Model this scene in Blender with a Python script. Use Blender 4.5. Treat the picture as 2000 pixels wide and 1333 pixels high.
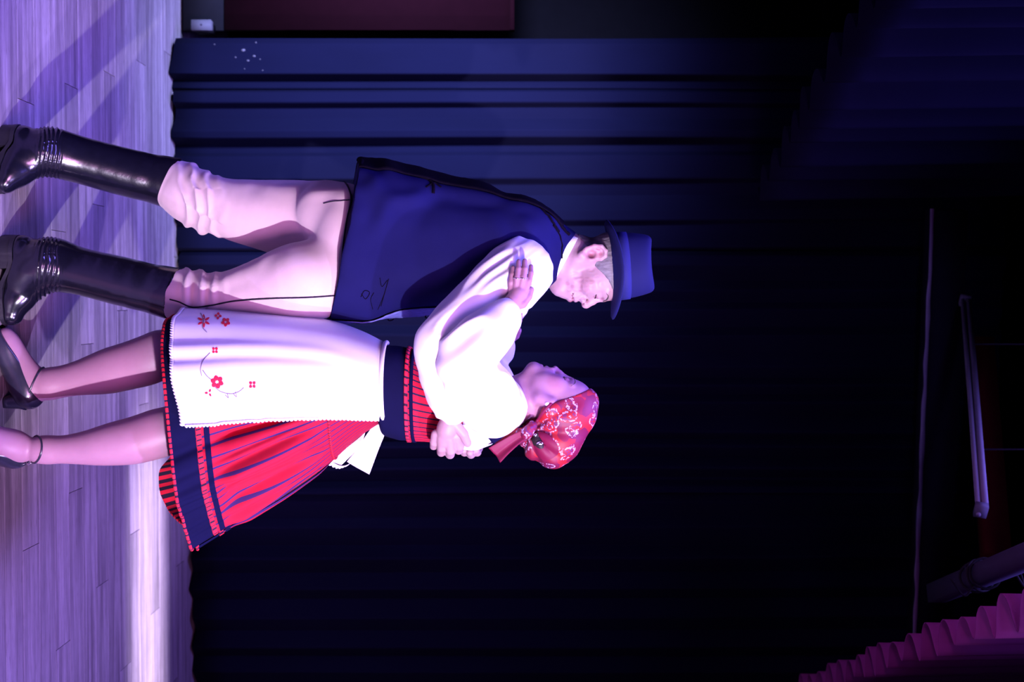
import bpy, math, random
import numpy as np
from mathutils import Vector, Matrix
from mathutils.bvhtree import BVHTree

for o in list(bpy.data.objects):
    bpy.data.objects.remove(o)
SC = bpy.context.scene
COL = SC.collection
PI = math.pi
R = math.radians
rng = np.random.default_rng(7)
random.seed(7)

# ------------------------------------------------------------------ camera
# the photograph is a portrait picture lying on its side: the camera is rolled a quarter turn
FPX, CAMH, Y0 = 2500.0, 1.4, 3.55
cam = bpy.data.cameras.new('camera')
cam.sensor_fit = 'HORIZONTAL'
cam.sensor_width = 36.0
cam.lens = 36.0 * FPX / 2000.0
cam.clip_start = 0.05
cam.dof.use_dof = True
cam.dof.focus_distance = 3.45
cam.dof.aperture_fstop = 3.2
camo = bpy.data.objects.new('camera', cam)
COL.objects.link(camo)
camo.matrix_world = Matrix(((0, -1, 0, 0), (0, 0, -1, 0), (1, 0, 0, CAMH), (0, 0, 0, 1)))
SC.camera = camo

# ------------------------------------------------------------------ world, lights, exposure
w = bpy.data.worlds.new('dark_hall')
SC.world = w
w.use_nodes = True
w.node_tree.nodes['Background'].inputs[0].default_value = (0.35, 0.16, 0.75, 1)
w.node_tree.nodes['Background'].inputs[1].default_value = 0.012
SC.view_settings.view_transform = 'Standard'
SC.view_settings.look = 'None'
SC.view_settings.gamma = 1.0
SC.view_settings.exposure = 0.0
SC.view_settings.use_curve_mapping = False


def spot(name, loc, target, energy, color, size_deg, blend=0.4, radius=0.06):
    l = bpy.data.lights.new(name, 'SPOT')
    l.energy = energy
    l.color = color
    l.spot_size = R(size_deg)
    l.spot_blend = blend
    l.shadow_soft_size = radius
    o = bpy.data.objects.new(name, l)
    COL.objects.link(o)
    o.location = loc
    o.rotation_euler = (Vector(target) - Vector(loc)).to_track_quat('-Z', 'Y').to_euler()
    return o


def area(name, loc, target, energy, color, sx, sy, spread=180):
    l = bpy.data.lights.new(name, 'AREA')
    l.shape = 'RECTANGLE'
    l.size, l.size_y = sx, sy
    l.energy = energy
    l.color = color
    l.spread = R(spread)
    o = bpy.data.objects.new(name, l)
    COL.objects.link(o)
    o.location = loc
    o.rotation_euler = (Vector(target) - Vector(loc)).to_track_quat('-Z', 'Y').to_euler()
    return o


spot('key_spotlight', (3.45, -1.85, 2.5), (0.0, 3.5, 0.98), 3400, (0.80, 0.73, 1.0), 18.5, 0.35, 0.05)
spot('side_spotlight', (3.9, 0.2, 4.0), (-0.55, 4.2, 0.2), 1500, (0.50, 0.36, 1.0), 34, 0.5, 0.05)
area('violet_wash', (-0.6, 3.0, 3.7), (-0.35, 3.0, 0.0), 168, (0.23, 0.165, 1.0), 2.2, 2.7, 105)
spot('curtain_wash', (-1.75, 3.2, 1.3), (-1.15, 5.3, 0.95), 1750, (0.38, 0.44, 1.0), 68, 1.0, 0.2)
area('strip_light', (1.45, 4.93, 2.55), (1.45, 4.93, 0.0), 13, (0.78, 0.66, 1.0), 2.2, 0.10, 14)
spot('valance_fill', (-0.9, 2.2, 1.9), (1.15, 4.2, 2.75), 42, (0.8, 0.22, 1.0), 36, 0.6, 0.1)  # added spot that lights only the valance, no visible source
spot('beam_fill', (0.3, 1.2, 2.5), (0.42, 5.2, 3.05), 60, (0.36, 0.24, 1.0), 26, 0.5, 0.1)  # added spot to brighten the roof beam and its tape
area('pink_fill', (1.4, 0.3, 1.9), (0.0, 3.6, 0.8), 17, (0.95, 0.36, 0.95), 1.4, 0.8, 60)  # added pink fill area, lifts the shadows in place of bounced light


# ------------------------------------------------------------------ helpers: coordinates
def pxm(dy=0.0):
    return (Y0 + dy) / FPX


def P(ix, iy, dy=0.0):
    """photo pixel (x along the lying picture = height, y = left to right) at depth Y0+dy -> world"""
    Y = Y0 + dy
    return np.array(((iy - 666.5) / FPX * Y, Y, CAMH + (ix - 1000.0) / FPX * Y))


def PY(ix, iy, Y):
    return P(ix, iy, Y - Y0)


def catmull(xs, ys, x):
    """smooth interpolation through points (ys may be 2-D)"""
    xs = np.asarray(xs, float)
    ys = np.asarray(ys, float)
    x = np.clip(np.asarray(x, float), xs[0], xs[-1])
    m = np.gradient(ys, xs, axis=0)
    i = np.clip(np.searchsorted(xs, x, side='right') - 1, 0, len(xs) - 2)
    h = xs[i + 1] - xs[i]
    t = (x - xs[i]) / h
    if ys.ndim > 1:
        t = t[:, None]
        h = h[:, None]
    return ((2 * t**3 - 3 * t**2 + 1) * ys[i] + (t**3 - 2 * t**2 + t) * h * m[i]
            + (-2 * t**3 + 3 * t**2) * ys[i + 1] + (t**3 - t**2) * h * m[i + 1])


def vnoise(p, seed=0):
    """value noise, p (N,3) -> about -1..1"""
    p = np.asarray(p, float)
    i = np.floor(p).astype(np.int64)
    f = p - i
    f = f * f * (3 - 2 * f)
    out = np.zeros(len(p))
    for dx in (0, 1):
        for dy in (0, 1):
            for dz in (0, 1):
                a = (i[:, 0] + dx) * 374761393 + (i[:, 1] + dy) * 668265263 + (i[:, 2] + dz) * 2147483647 + seed * 974711
                a = (a ^ (a >> 13)) * 1274126177
                a = (a ^ (a >> 16)) & 0xffff
                wgt = (f[:, 0] if dx else 1 - f[:, 0]) * (f[:, 1] if dy else 1 - f[:, 1]) * (f[:, 2] if dz else 1 - f[:, 2])
                out += wgt * (a / 32767.5 - 1)
    return out


def smoothstep(a, b, x):
    t = np.clip((x - a) / (b - a), 0, 1)
    return t * t * (3 - 2 * t)


# ------------------------------------------------------------------ helpers: objects
ROOT = {}


def link(name, me, parent=None):
    o = bpy.data.objects.new(name, me)
    COL.objects.link(o)
    if parent is not None:
        o.parent = parent
    return o


def worldpos(o):
    p = np.zeros(3)
    while o is not None:
        p = p + np.array(o.location)
        o = o.parent
    return p


def build(name, V, F, m, parent=None, base=None, uv=None, smooth=True, col=None):
    """one mesh object from world-space vertices; F: list of faces or an (n,4) array"""
    V = np.asarray(V, float)
    off = np.array(base, float) if base is not None else (worldpos(parent) if parent is not None else np.zeros(3))
    me = bpy.data.meshes.new(name)
    F = F.tolist() if isinstance(F, np.ndarray) else F
    me.from_pydata((V - off).tolist(), [], F)
    me.validate()
    if smooth:
        me.polygons.foreach_set('use_smooth', np.ones(len(me.polygons), bool))
    if uv is not None:
        l = me.uv_layers.new(name='UVMap')
        vi = np.zeros(len(me.loops), int)
        me.loops.foreach_get('vertex_index', vi)
        l.data.foreach_set('uv', np.asarray(uv, float)[vi].ravel())
    if col is not None:
        a = me.color_attributes.new('tint', 'FLOAT_COLOR', 'POINT')
        c = np.ones((len(V), 4))
        c[:, :3] = col
        a.data.foreach_set('color', c.ravel())
    if m is not None:
        me.materials.append(m)
    o = link(name, me, parent)
    if base is not None:
        o.location = base
    return o


def thing(name, label, cat, base=(0, 0, 0), group=None):
    o = link(name, None)
    o.location = base
    tag(o, label, cat, group)
    return o


def tag(o, label, cat, group=None):
    o['label'] = label
    o['category'] = cat
    if group:
        o['group'] = group
    return o


def struct(o):
    o['kind'] = 'structure'
    return o


# ------------------------------------------------------------------ helpers: shapes
def box(c, s, ang=0.0, bev=0.0):
    c = np.array(c, float)
    hx, hy, hz = np.array(s, float) / 2
    if bev <= 0:
        v = np.array([(x, y, z) for z in (-hz, hz) for x, y in ((-hx, -hy), (hx, -hy), (hx, hy), (-hx, hy))])
        f = [(3, 2, 1, 0), (4, 5, 6, 7), (0, 1, 5, 4), (1, 2, 6, 5), (2, 3, 7, 6), (3, 0, 4, 7)]
    else:
        b = bev
        v = [(x, y, -hz) for x, y in ((-hx, -hy), (hx, -hy), (hx, hy), (-hx, hy))]
        v += [(x, y, hz - b) for x, y in ((-hx, -hy), (hx, -hy), (hx, hy), (-hx, hy))]
        v += [(x, y, hz) for x, y in ((-hx + b, -hy + b), (hx - b, -hy + b), (hx - b, hy - b), (-hx + b, hy - b))]
        v = np.array(v)
        f = [(3, 2, 1, 0), (8, 9, 10, 11)]
        for k in (0, 4):
            for i in range(4):
                j = (i + 1) % 4
                f.append((k + i, k + j, k + 4 + j, k + 4 + i))
    ca, sa = math.cos(ang), math.sin(ang)
    v = np.column_stack((v[:, 0] * ca - v[:, 1] * sa, v[:, 0] * sa + v[:, 1] * ca, v[:, 2])) + c
    return v, f


def obox(p0, p1, up, w, h):
    """box along p0->p1, w across, h along up"""
    p0, p1, up = (np.array(a, float) for a in (p0, p1, up))
    d = p1 - p0
    d /= np.linalg.norm(d)
    s = np.cross(d, up)
    s /= np.linalg.norm(s)
    u = np.cross(s, d)
    v = [p + s * a * w / 2 + u * b * h / 2 for p in (p0, p1) for a, b in ((-1, -1), (1, -1), (1, 1), (-1, 1))]
    f = [(3, 2, 1, 0), (4, 5, 6, 7), (0, 1, 5, 4), (1, 2, 6, 5), (2, 3, 7, 6), (3, 0, 4, 7)]
    return np.array(v), f


def join(*parts):
    V, F, n = [], [], 0
    for v, f in parts:
        V.append(np.asarray(v, float))
        F += [tuple(int(i) + n for i in q) for q in (f.tolist() if isinstance(f, np.ndarray) else f)]
        n += len(v)
    return np.vstack(V), F


def loft(rings, cap0=True, cap1=True, closed=True):
    rings = np.asarray(rings, float)
    m, n = rings.shape[:2]
    V = rings.reshape(-1, 3)
    F = []
    for i in range(m - 1):
        for j in range(n if closed else n - 1):
            k = (j + 1) % n
            F.append((i * n + j, i * n + k, (i + 1) * n + k, (i + 1) * n + j))
    if closed and cap0:
        F.append(tuple(range(n - 1, -1, -1)))
    if closed and cap1:
        F.append(tuple(range((m - 1) * n, m * n)))
    return V, F


def loft_uv(m, n):
    u, v = np.meshgrid(np.arange(n) / (n - 1), np.arange(m) / (m - 1))
    return np.column_stack((u.ravel(), v.ravel()))


def tube(pts, r, seg=8, closed=False):
    pts = np.asarray(pts, float)
    n = len(pts)
    r = np.broadcast_to(np.asarray(r, float), (n,))
    T = np.roll(pts, -1, 0) - np.roll(pts, 1, 0)
    if not closed:
        T[0] = pts[1] - pts[0]
        T[-1] = pts[-1] - pts[-2]
    T /= np.linalg.norm(T, axis=1)[:, None] + 1e-12
    up = np.array((0.3, -0.8, 0.5))
    rings = []
    for i in range(n):
        a = up - T[i] * up.dot(T[i])
        a /= np.linalg.norm(a) + 1e-9
        up = a
        b = np.cross(T[i], a)
        t = np.arange(seg) * 2 * PI / seg
        rings.append(pts[i] + r[i] * (np.cos(t)[:, None] * a + np.sin(t)[:, None] * b))
    V, F = loft(rings, not closed, not closed)
    if closed:
        o = (n - 1) * seg
        F += [(o + j, o + (j + 1) % seg, (j + 1) % seg, j) for j in range(seg)]
    return V, F


def smooth_path(pts, n):
    pts = np.asarray(pts, float)
    t = np.arange(len(pts))
    return catmull(t, pts, np.linspace(0, len(pts) - 1, n))


def thicken(V, F, d):
    """closed slab from an open grid surface (quads), thickness d along -normal"""
    V = np.asarray(V, float)
    N = vnormals(V, F)
    n = len(V)
    F = [tuple(int(i) for i in f) for f in F]
    F2 = [tuple(i + n for i in reversed(f)) for f in F]
    edges = {}
    for f in F:
        for a, b in zip(f, f[1:] + f[:1]):
            edges[(a, b)] = edges.get((a, b), 0) + 1
    side = [(b, a, a + n, b + n) for (a, b) in edges if (b, a) not in edges]
    return np.vstack((V, V - N * d)), F + F2 + side


def vnormals(V, F):
    V = np.asarray(V, float)
    N = np.zeros_like(V)
    Fq = np.array([f if len(f) == 4 else (f[0], f[1], f[2], f[2]) for f in (F.tolist() if isinstance(F, np.ndarray) else F) if len(f) in (3, 4)])
    n = np.cross(V[Fq[:, 2]] - V[Fq[:, 0]], V[Fq[:, 3]] - V[Fq[:, 1]])
    for k in range(4):
        for a in range(3):
            N[:, a] += np.bincount(Fq[:, k], n[:, a], len(V))
    return N / (np.linalg.norm(N, axis=1)[:, None] + 1e-12)


# ------------------------------------------------------------------ signed-distance modelling (surface nets)
class Sdf:
    def __init__(self, h):
        self.h = h
        self.ops = []

    def _add(self, fn, lo, hi, k, mode):
        self.ops.append((fn, np.array(lo), np.array(hi), k, mode))

    def cone(self, a, b, ra, rb, k=0.01, mode=1, sy=1.0):
        """round cone a->b; sy stretches it in depth"""
        a = np.array(a, float)
        b = np.array(b, float)
        ym = (a[1] + b[1]) / 2
        a2 = a * (1, 1 / sy, 1)
        b2 = b * (1, 1 / sy, 1)
        ab = b2 - a2
        L2 = max(ab.dot(ab), 1e-12)

        def fn(X, Y, Z):
            Yv = Y / sy
            t = np.clip(((X - a2[0]) * ab[0] + (Yv - a2[1]) * ab[1] + (Z - a2[2]) * ab[2]) / L2, 0, 1)
            d = np.sqrt((X - a2[0] - t * ab[0])**2 + (Yv - a2[1] - t * ab[1])**2 + (Z - a2[2] - t * ab[2])**2)
            return (d - (ra + t * (rb - ra))) * min(1.0, sy)
        r = max(ra, rb) * max(1, sy)
        self._add(fn, np.minimum(a, b) - r, np.maximum(a, b) + r, k, mode)

    def chain(self, pts, k=0.012, sy=1.0, mode=1):
        """pts: (ix, iy, dy, r_px)"""
        if len(pts) > 4:
            pts = [tuple(q) for q in catmull(np.arange(len(pts)), np.array(pts, float), np.linspace(0, len(pts) - 1, 3 * len(pts) - 2))]
        for p, q in zip(pts, pts[1:]):
            self.cone(P(*p[:3]), P(*q[:3]), p[3] * pxm(p[2]), q[3] * pxm(q[2]), k, mode, sy)

    def ell(self, c, r, axes=None, k=0.01, mode=1):
        c = np.array(c, float)
        r = np.array(r, float)
        A = np.eye(3) if axes is None else np.array(axes, float)

        def fn(X, Y, Z):
            x, y, z = X - c[0], Y - c[1], Z - c[2]
            q = [x * A[i, 0] + y * A[i, 1] + z * A[i, 2] for i in range(3)]
            k0 = np.sqrt(sum((q[i] / r[i])**2 for i in range(3)))
            k1 = np.sqrt(sum((q[i] / r[i]**2)**2 for i in range(3))) + 1e-9
            return k0 * (k0 - 1) / k1
        m = r.max()
        self._add(fn, c - m, c + m, k, mode)

    def cut(self, fn, lo, hi, k=0.002):
        """remove where fn < 0"""
        self._add(fn, lo, hi, k, -1)

    def mesh(self):
        h = self.h
        lo = np.min([o[1] for o in self.ops if o[4] == 1], axis=0) - 4 * h
        hi = np.max([o[2] for o in self.ops if o[4] == 1], axis=0) + 4 * h
        n = np.ceil((hi - lo) / h).astype(int) + 1
        ax = [(lo[i] + h * np.arange(n[i])).astype(np.float32) for i in range(3)]
        G = np.full(n, 0.05, np.float32)
        for fn, a, b, k, mode in self.ops:
            pad = max(k, 0.004) + 3 * h
            i0 = np.clip(np.floor((a - pad - lo) / h).astype(int), 0, n)
            i1 = np.clip(np.ceil((b + pad - lo) / h).astype(int) + 1, 0, n)
            if (i1 <= i0).any():
                continue
            sl = tuple(slice(i0[i], i1[i]) for i in range(3))
            X = ax[0][sl[0]][:, None, None]
            Y = ax[1][sl[1]][None, :, None]
            Z = ax[2][sl[2]][None, None, :]
            d = np.asarray(fn(X, Y, Z), np.float32)
            g = G[sl]
            d = np.broadcast_to(d, g.shape)
            if mode == 1:
                hh = np.clip(0.5 + 0.5 * (g - d) / k, 0, 1)
                G[sl] = g + (d - g) * hh - k * hh * (1 - hh)
            else:
                d = -d
                hh = np.clip(0.5 - 0.5 * (g - d) / k, 0, 1)
                G[sl] = g + (d - g) * hh + k * hh * (1 - hh)
        ins = (G < 0).astype(np.uint8)
        s = ins[:-1] + ins[1:]
        s = s[:, :-1] + s[:, 1:]
        s = s[:, :, :-1] + s[:, :, 1:]
        act = np.flatnonzero(((s > 0) & (s < 8)).ravel())
        cs = s.shape
        del s
        I, J, K = np.unravel_index(act, cs)
        cv = {}
        for dx in (0, 1):
            for dy in (0, 1):
                for dz in (0, 1):
                    cv[dx, dy, dz] = G[I + dx, J + dy, K + dz]
        acc = np.zeros((len(act), 3))
        cnt = np.zeros(len(act))
        cor = list(cv)
        for a in cor:
            for i in range(3):
                if a[i] == 0:
                    b = tuple(1 if j == i else a[j] for j in range(3))
                    va, vb = cv[a], cv[b]
                    m = (va < 0) != (vb < 0)
                    t = np.where(m, va / np.where(m, va - vb, 1), 0)
                    for j in range(3):
                        acc[:, j] += np.where(m, a[j] + (t if j == i else 0), 0)
                    cnt += m
        V = (np.column_stack((I, J, K)) + acc / cnt[:, None]) * h + lo
        ids = np.full(cs, -1, np.int32)
        ids.ravel()[act] = np.arange(len(act))
        Q = []
        for i in range(3):
            a = ins.take(range(0, n[i] - 1), i)
            b = ins.take(range(1, n[i]), i)
            e = np.argwhere(a != b)
            j, k2 = (i + 1) % 3, (i + 2) % 3
            ok = (e[:, j] > 0) & (e[:, k2] > 0) & (e[:, j] < n[j] - 1) & (e[:, k2] < n[k2] - 1)
            e = e[ok]
            flip = a[tuple(e.T)] == 0
            q = []
            for dj, dk in ((1, 1), (0, 1), (0, 0), (1, 0)):
                c = e.copy()
                c[:, j] -= dj
                c[:, k2] -= dk
                q.append(ids[tuple(c.T)])
            q = np.column_stack(q)
            q[flip] = q[flip][:, ::-1]
            Q.append(q)
        Q = np.vstack(Q)
        return V, Q


def laplace(V, F, it=2, lam=0.5):
    E = np.vstack([F[:, [i, (i + 1) % 4]] for i in range(4)])
    for _ in range(it):
        S = np.zeros_like(V)
        c = np.bincount(E[:, 0], minlength=len(V)) + np.bincount(E[:, 1], minlength=len(V))
        for a in range(3):
            S[:, a] = np.bincount(E[:, 0], V[E[:, 1], a], len(V)) + np.bincount(E[:, 1], V[E[:, 0], a], len(V))
        V = V + lam * (S / np.maximum(c, 1)[:, None] - V)
    return V


CAMP = Vector((0, 0, CAMH))


class Surf:
    """place points of the picture on a built surface"""

    def __init__(self, V, F):
        self.b = BVHTree.FromPolygons([tuple(v) for v in V], [tuple(int(i) for i in f) for f in (F.tolist() if isinstance(F, np.ndarray) else F)])

    def hit(self, ix, iy, off=0.0, dflt=None):
        d = Vector(((iy - 666.5) / FPX, 1, (ix - 1000) / FPX)).normalized()
        loc, nor, _, _ = self.b.ray_cast(CAMP, d)
        if loc is None:
            loc, nor, _, _ = self.b.find_nearest(Vector(P(ix, iy, dflt or 0.0)))
        if nor.dot(d) > 0:
            nor = -nor
        return np.array(loc + nor * off)

    def path(self, pts, n, off=0.0):
        q = smooth_path(pts, n)
        return np.array([self.hit(a, b, off) for a, b in q])


# ------------------------------------------------------------------ materials
class NT:
    def __init__(self, name):
        self.m = bpy.data.materials.new(name)
        self.m.use_nodes = True
        self.t = self.m.node_tree
        self.b = self.t.nodes['Principled BSDF']

    def n(self, typ, **kw):
        x = self.t.nodes.new(typ)
        for k, v in kw.items():
            if k.startswith('i_'):
                x.inputs[k[2:].replace('_', ' ')].default_value = v
            else:
                setattr(x, k, v)
        return x

    def l(self, a, b):
        self.t.links.new(a, b)

    def math(self, op, a, b=None, c=None):
        x = self.n('ShaderNodeMath', operation=op)
        for i, v in enumerate((a, b, c)):
            if v is None:
                continue
            if isinstance(v, (int, float)):
                x.inputs[i].default_value = v
            else:
                self.l(v, x.inputs[i])
        return x.outputs[0]

    def mix(self, fac, a, b):
        x = self.n('ShaderNodeMix', data_type='RGBA')
        for sock, v in ((x.inputs[0], fac), (x.inputs[6], a), (x.inputs[7], b)):
            if isinstance(v, (int, float)):
                sock.default_value = v
            elif isinstance(v, tuple):
                sock.default_value = (*v, 1) if len(v) == 3 else v
            else:
                self.l(v, sock)
        return x.outputs[2]

    def coord(self, out='Object', scale=(1, 1, 1)):
        c = self.n('ShaderNodeTexCoord')
        mp = self.n('ShaderNodeMapping')
        mp.inputs['Scale'].default_value = scale
        self.l(c.outputs[out], mp.inputs['Vector'])
        return mp.outputs[0]

    def noise(self, vec, scale=10, detail=3, rough=0.5):
        x = self.n('ShaderNodeTexNoise')
        x.inputs['Scale'].default_value = scale
        x.inputs['Detail'].default_value = detail
        x.inputs['Roughness'].default_value = rough
        self.l(vec, x.inputs['Vector'])
        return x.outputs[0]

    def bump(self, height, strength=0.3, dist=0.002):
        x = self.n('ShaderNodeBump')
        x.inputs['Strength'].default_value = strength
        x.inputs['Distance'].default_value = dist
        self.l(height, x.inputs['Height'])
        self.l(x.outputs[0], self.b.inputs['Normal'])

    def base(self, v):
        if isinstance(v, tuple):
            self.b.inputs['Base Color'].default_value = (*v, 1)
        else:
            self.l(v, self.b.inputs['Base Color'])

    def set(self, **kw):
        for k, v in kw.items():
            self.b.inputs[k.replace('_', ' ')].default_value = v
        return self


def cloth(name, c, rough=0.85, var=0.2, scale=25, weave=900, bump=0.15, sheen=0.0, spec=0.25, stretch=(1, 1, 1)):
    t = NT(name)
    v = t.coord('Object', stretch)
    n1 = t.noise(v, scale, 4)
    d = tuple(x * (1 - var) for x in c)
    e = tuple(min(1, x * (1 + var)) for x in c)
    t.base(t.mix(n1, d, e))
    n2 = t.noise(v, weave, 2)
    t.bump(n2, bump, 0.001)
    t.set(Roughness=rough, Specular_IOR_Level=spec, Sheen_Weight=sheen)
    return t.m


def leather(name, c, rough=0.2, bump=0.15, scale=60):
    t = NT(name)
    v = t.coord()
    n1 = t.noise(v, scale, 4)
    t.base(t.mix(n1, tuple(x * .7 for x in c), tuple(x * 1.3 for x in c)))
    r = t.math('MULTIPLY_ADD', t.noise(v, 14, 3), 0.2, rough - 0.08)
    t.l(r, t.b.inputs['Roughness'])
    t.bump(t.noise(v, 45, 5), bump, 0.003)
    t.set(Specular_IOR_Level=0.5, Coat_Weight=0.5, Coat_Roughness=0.16)
    return t.m


def skin(name, c):
    t = NT(name)
    v = t.coord()
    a = t.n('ShaderNodeVertexColor', layer_name='tint')
    n1 = t.noise(v, 45, 4)
    base = t.mix(n1, tuple(x * .93 for x in c), tuple(min(1, x * 1.05) for x in c))
    x = t.n('ShaderNodeMix', data_type='RGBA', blend_type='MULTIPLY')
    x.inputs[0].default_value = 1
    t.l(base, x.inputs[6])
    t.l(a.outputs[0], x.inputs[7])
    t.base(x.outputs[2])
    t.bump(t.noise(v, 350, 3), 0.1, 0.001)
    t.set(Roughness=0.48, Specular_IOR_Level=0.4, Subsurface_Weight=0.12, Subsurface_Scale=0.012)
    t.b.inputs['Subsurface Radius'].default_value = (1.0, 0.35, 0.2)
    return t.m


def plain(name, c, rough=0.6, metal=0.0, var=0.15, scale=20, bump=0.05, spec=None):
    t = NT(name)
    v = t.coord()
    t.base(t.mix(t.noise(v, scale, 3), tuple(x * (1 - var) for x in c), tuple(min(1, x * (1 + var)) for x in c)))
    t.bump(t.noise(v, scale * 8, 2), bump, 0.001)
    t.set(Roughness=rough, Metallic=metal, Specular_IOR_Level=(0.03 if max(c) < 0.12 else 0.4) if spec is None else spec)
    return t.m


def wood_floor():
    t = NT('laminate_wood')
    oi = t.n('ShaderNodeObjectInfo')
    c = t.n('ShaderNodeTexCoord')
    sh = t.n('ShaderNodeVectorMath', operation='ADD')
    cb = t.n('ShaderNodeCombineXYZ')
    t.l(t.math('MULTIPLY', oi.outputs['Random'], 37.0), cb.inputs[0])
    t.l(t.math('MULTIPLY', oi.outputs['Random'], 91.0), cb.inputs[1])
    t.l(c.outputs['Object'], sh.inputs[0])
    t.l(cb.outputs[0], sh.inputs[1])

    def mp(s):
        m = t.n('ShaderNodeMapping')
        m.inputs['Scale'].default_value = s
        t.l(sh.outputs[0], m.inputs['Vector'])
        return m.outputs[0]
    broad = t.noise(mp((0.9, 16, 1)), 2.0, 3)
    fine = t.noise(mp((2.5, 110, 1)), 2.0, 4, 0.6)
    pore = t.noise(mp((9, 300, 1)), 2.0, 2, 0.6)
    bm_ = t.n('ShaderNodeMapRange')
    bm_.inputs[1].default_value, bm_.inputs[2].default_value = 0.32, 0.68
    t.l(broad, bm_.inputs[0])
    col = t.mix(bm_.outputs[0], (0.18, 0.15, 0.165), (0.43, 0.37, 0.39))
    f = t.n('ShaderNodeMapRange')
    f.inputs[1].default_value, f.inputs[2].default_value = 0.35, 0.7
    t.l(fine, f.inputs[0])
    col = t.mix(t.math('MULTIPLY', f.outputs[0], 0.55), col, (0.14, 0.11, 0.125))
    g = t.n('ShaderNodeMapRange')
    g.inputs[1].default_value, g.inputs[2].default_value = 0.57, 0.66
    t.l(pore, g.inputs[0])
    col = t.mix(t.math('MULTIPLY', g.outputs[0], 0.7), col, (0.07, 0.055, 0.055))
    vv = t.math('MULTIPLY_ADD', oi.outputs['Random'], 0.4, 0.8)
    hs = t.n('ShaderNodeHueSaturation')
    t.l(vv, hs.inputs['Value'])
    t.l(col, hs.inputs['Color'])
    t.base(hs.outputs[0])
    t.bump(fine, 0.12, 0.001)
    t.set(Roughness=0.42, Specular_IOR_Level=0.45)
    return t.m


def stripe_cloth(name, ground, line, n, width, axis=0, rough=0.85, n2=0):
    """stripes woven along one UV direction"""
    t = NT(name)
    c = t.n('ShaderNodeTexCoord')
    s = t.n('ShaderNodeSeparateXYZ')
    t.l(c.outputs['UV'], s.inputs[0])
    fr = t.math('FRACT', t.math('MULTIPLY', s.outputs[axis], float(n)))
    m = t.math('LESS_THAN', fr, width)
    v = t.coord()
    nz = t.noise(v, 30, 3)
    g = t.mix(nz, tuple(x * .8 for x in ground), tuple(min(1, x * 1.15) for x in ground))
    col = t.mix(m, g, line)
    t.base(col)
    t.bump(t.noise(v, 800, 2), 0.15, 0.001)
    t.set(Roughness=rough, Specular_IOR_Level=0.2)
    return t.m


def scarf_mat():
    t = NT('paisley_kerchief')
    v = t.coord()
    vo = t.n('ShaderNodeTexVoronoi', feature='F1')
    vo.inputs['Scale'].default_value = 24
    wv = t.n('ShaderNodeVectorMath', operation='ADD')
    nz = t.n('ShaderNodeTexNoise')
    nz.inputs['Scale'].default_value = 14
    t.l(v, nz.inputs['Vector'])
    sc = t.n('ShaderNodeVectorMath', operation='SCALE')
    sc.inputs['Scale'].default_value = 0.05
    t.l(nz.outputs['Color'], sc.inputs[0])
    t.l(v, wv.inputs[0])
    t.l(sc.outputs[0], wv.inputs[1])
    t.l(wv.outputs[0], vo.inputs['Vector'])
    dist = vo.outputs['Distance']
    cs = t.n('ShaderNodeSeparateColor')
    t.l(vo.outputs['Color'], cs.inputs[0])

    def band(lo, hi):
        return t.math('MULTIPLY', t.math('GREATER_THAN', dist, lo), t.math('LESS_THAN', dist, hi))
    dots = t.n('ShaderNodeTexVoronoi', feature='F1')
    dots.inputs['Scale'].default_value = 170
    t.l(v, dots.inputs['Vector'])
    dm = t.math('LESS_THAN', dots.outputs['Distance'], 0.52)
    fig = t.math('LESS_THAN', cs.outputs[1], 0.86)
    col = t.mix(cs.outputs[0], (0.21, 0.006, 0.03), (0.14, 0.005, 0.04))
    col = t.mix(t.math('GREATER_THAN', cs.outputs[2], 0.6), col, (0.36, 0.011, 0.018))
    for lo, hi, c_, masked in ((0.0, 0.10, (0.42, 0.34, 0.50), 0), (0.13, 0.20, (0.07, 0.02, 0.10), 1), (0.22, 0.29, (0.44, 0.38, 0.56), 1), (0.34, 0.44, (0.10, 0.02, 0.10), 1), (0.46, 0.56, (0.44, 0.38, 0.56), 1)):
        m_ = t.math('MULTIPLY', band(lo, hi), fig)
        if masked:
            m_ = t.math('MULTIPLY', m_, dm)
        col = t.mix(t.math('MULTIPLY', m_, 0.85), col, c_)
    t.base(col)
    t.bump(t.noise(v, 500, 2), 0.15, 0.001)
    t.set(Roughness=0.55, Specular_IOR_Level=0.4)
    return t.m


M_FLOOR = wood_floor()
M_SUB = plain('floor_underlay', (0.03, 0.025, 0.03), 0.9)
M_CURT = cloth('black_stage_cloth', (0.0028, 0.0032, 0.013), 0.9, 0.25, 6, 500, 0.2, 0.0, 0.05, (1, 1, 0.3))
M_WALL = plain('dark_plaster', (0.005, 0.0045, 0.006), 0.9)
M_MAROON = plain('maroon_paint', (0.009, 0.0015, 0.003), 0.9)
M_BLACKBOX = plain('black_paint', (0.01, 0.01, 0.012), 0.6)
M_PLATE = plain('grey_plastic', (0.10, 0.095, 0.11), 0.5)
M_BEAM = plain('navy_beam_paint', (0.010, 0.009, 0.018), 0.9)
M_TAPE = plain('pale_tape', (0.40, 0.38, 0.46), 0.8)
M_TUBE = plain('dusty_white_enamel', (0.17, 0.15, 0.18), 0.6)
M_REDB = plain('dark_red_paint', (0.05, 0.003, 0.005), 0.8)
M_VAL = cloth('magenta_valance_cloth', (0.24, 0.03, 0.15), 0.75, 0.2, 8, 500, 0.2)
M_VALB = cloth('navy_valance_cloth', (0.006, 0.006, 0.018), 0.9, 0.2, 8, 500, 0.2, 0.0, 0.03)
M_STEEL = plain('painted_steel', (0.04, 0.036, 0.05), 0.7)
M_RUBBER = plain('black_rubber', (0.015, 0.015, 0.015), 0.6)

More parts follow.
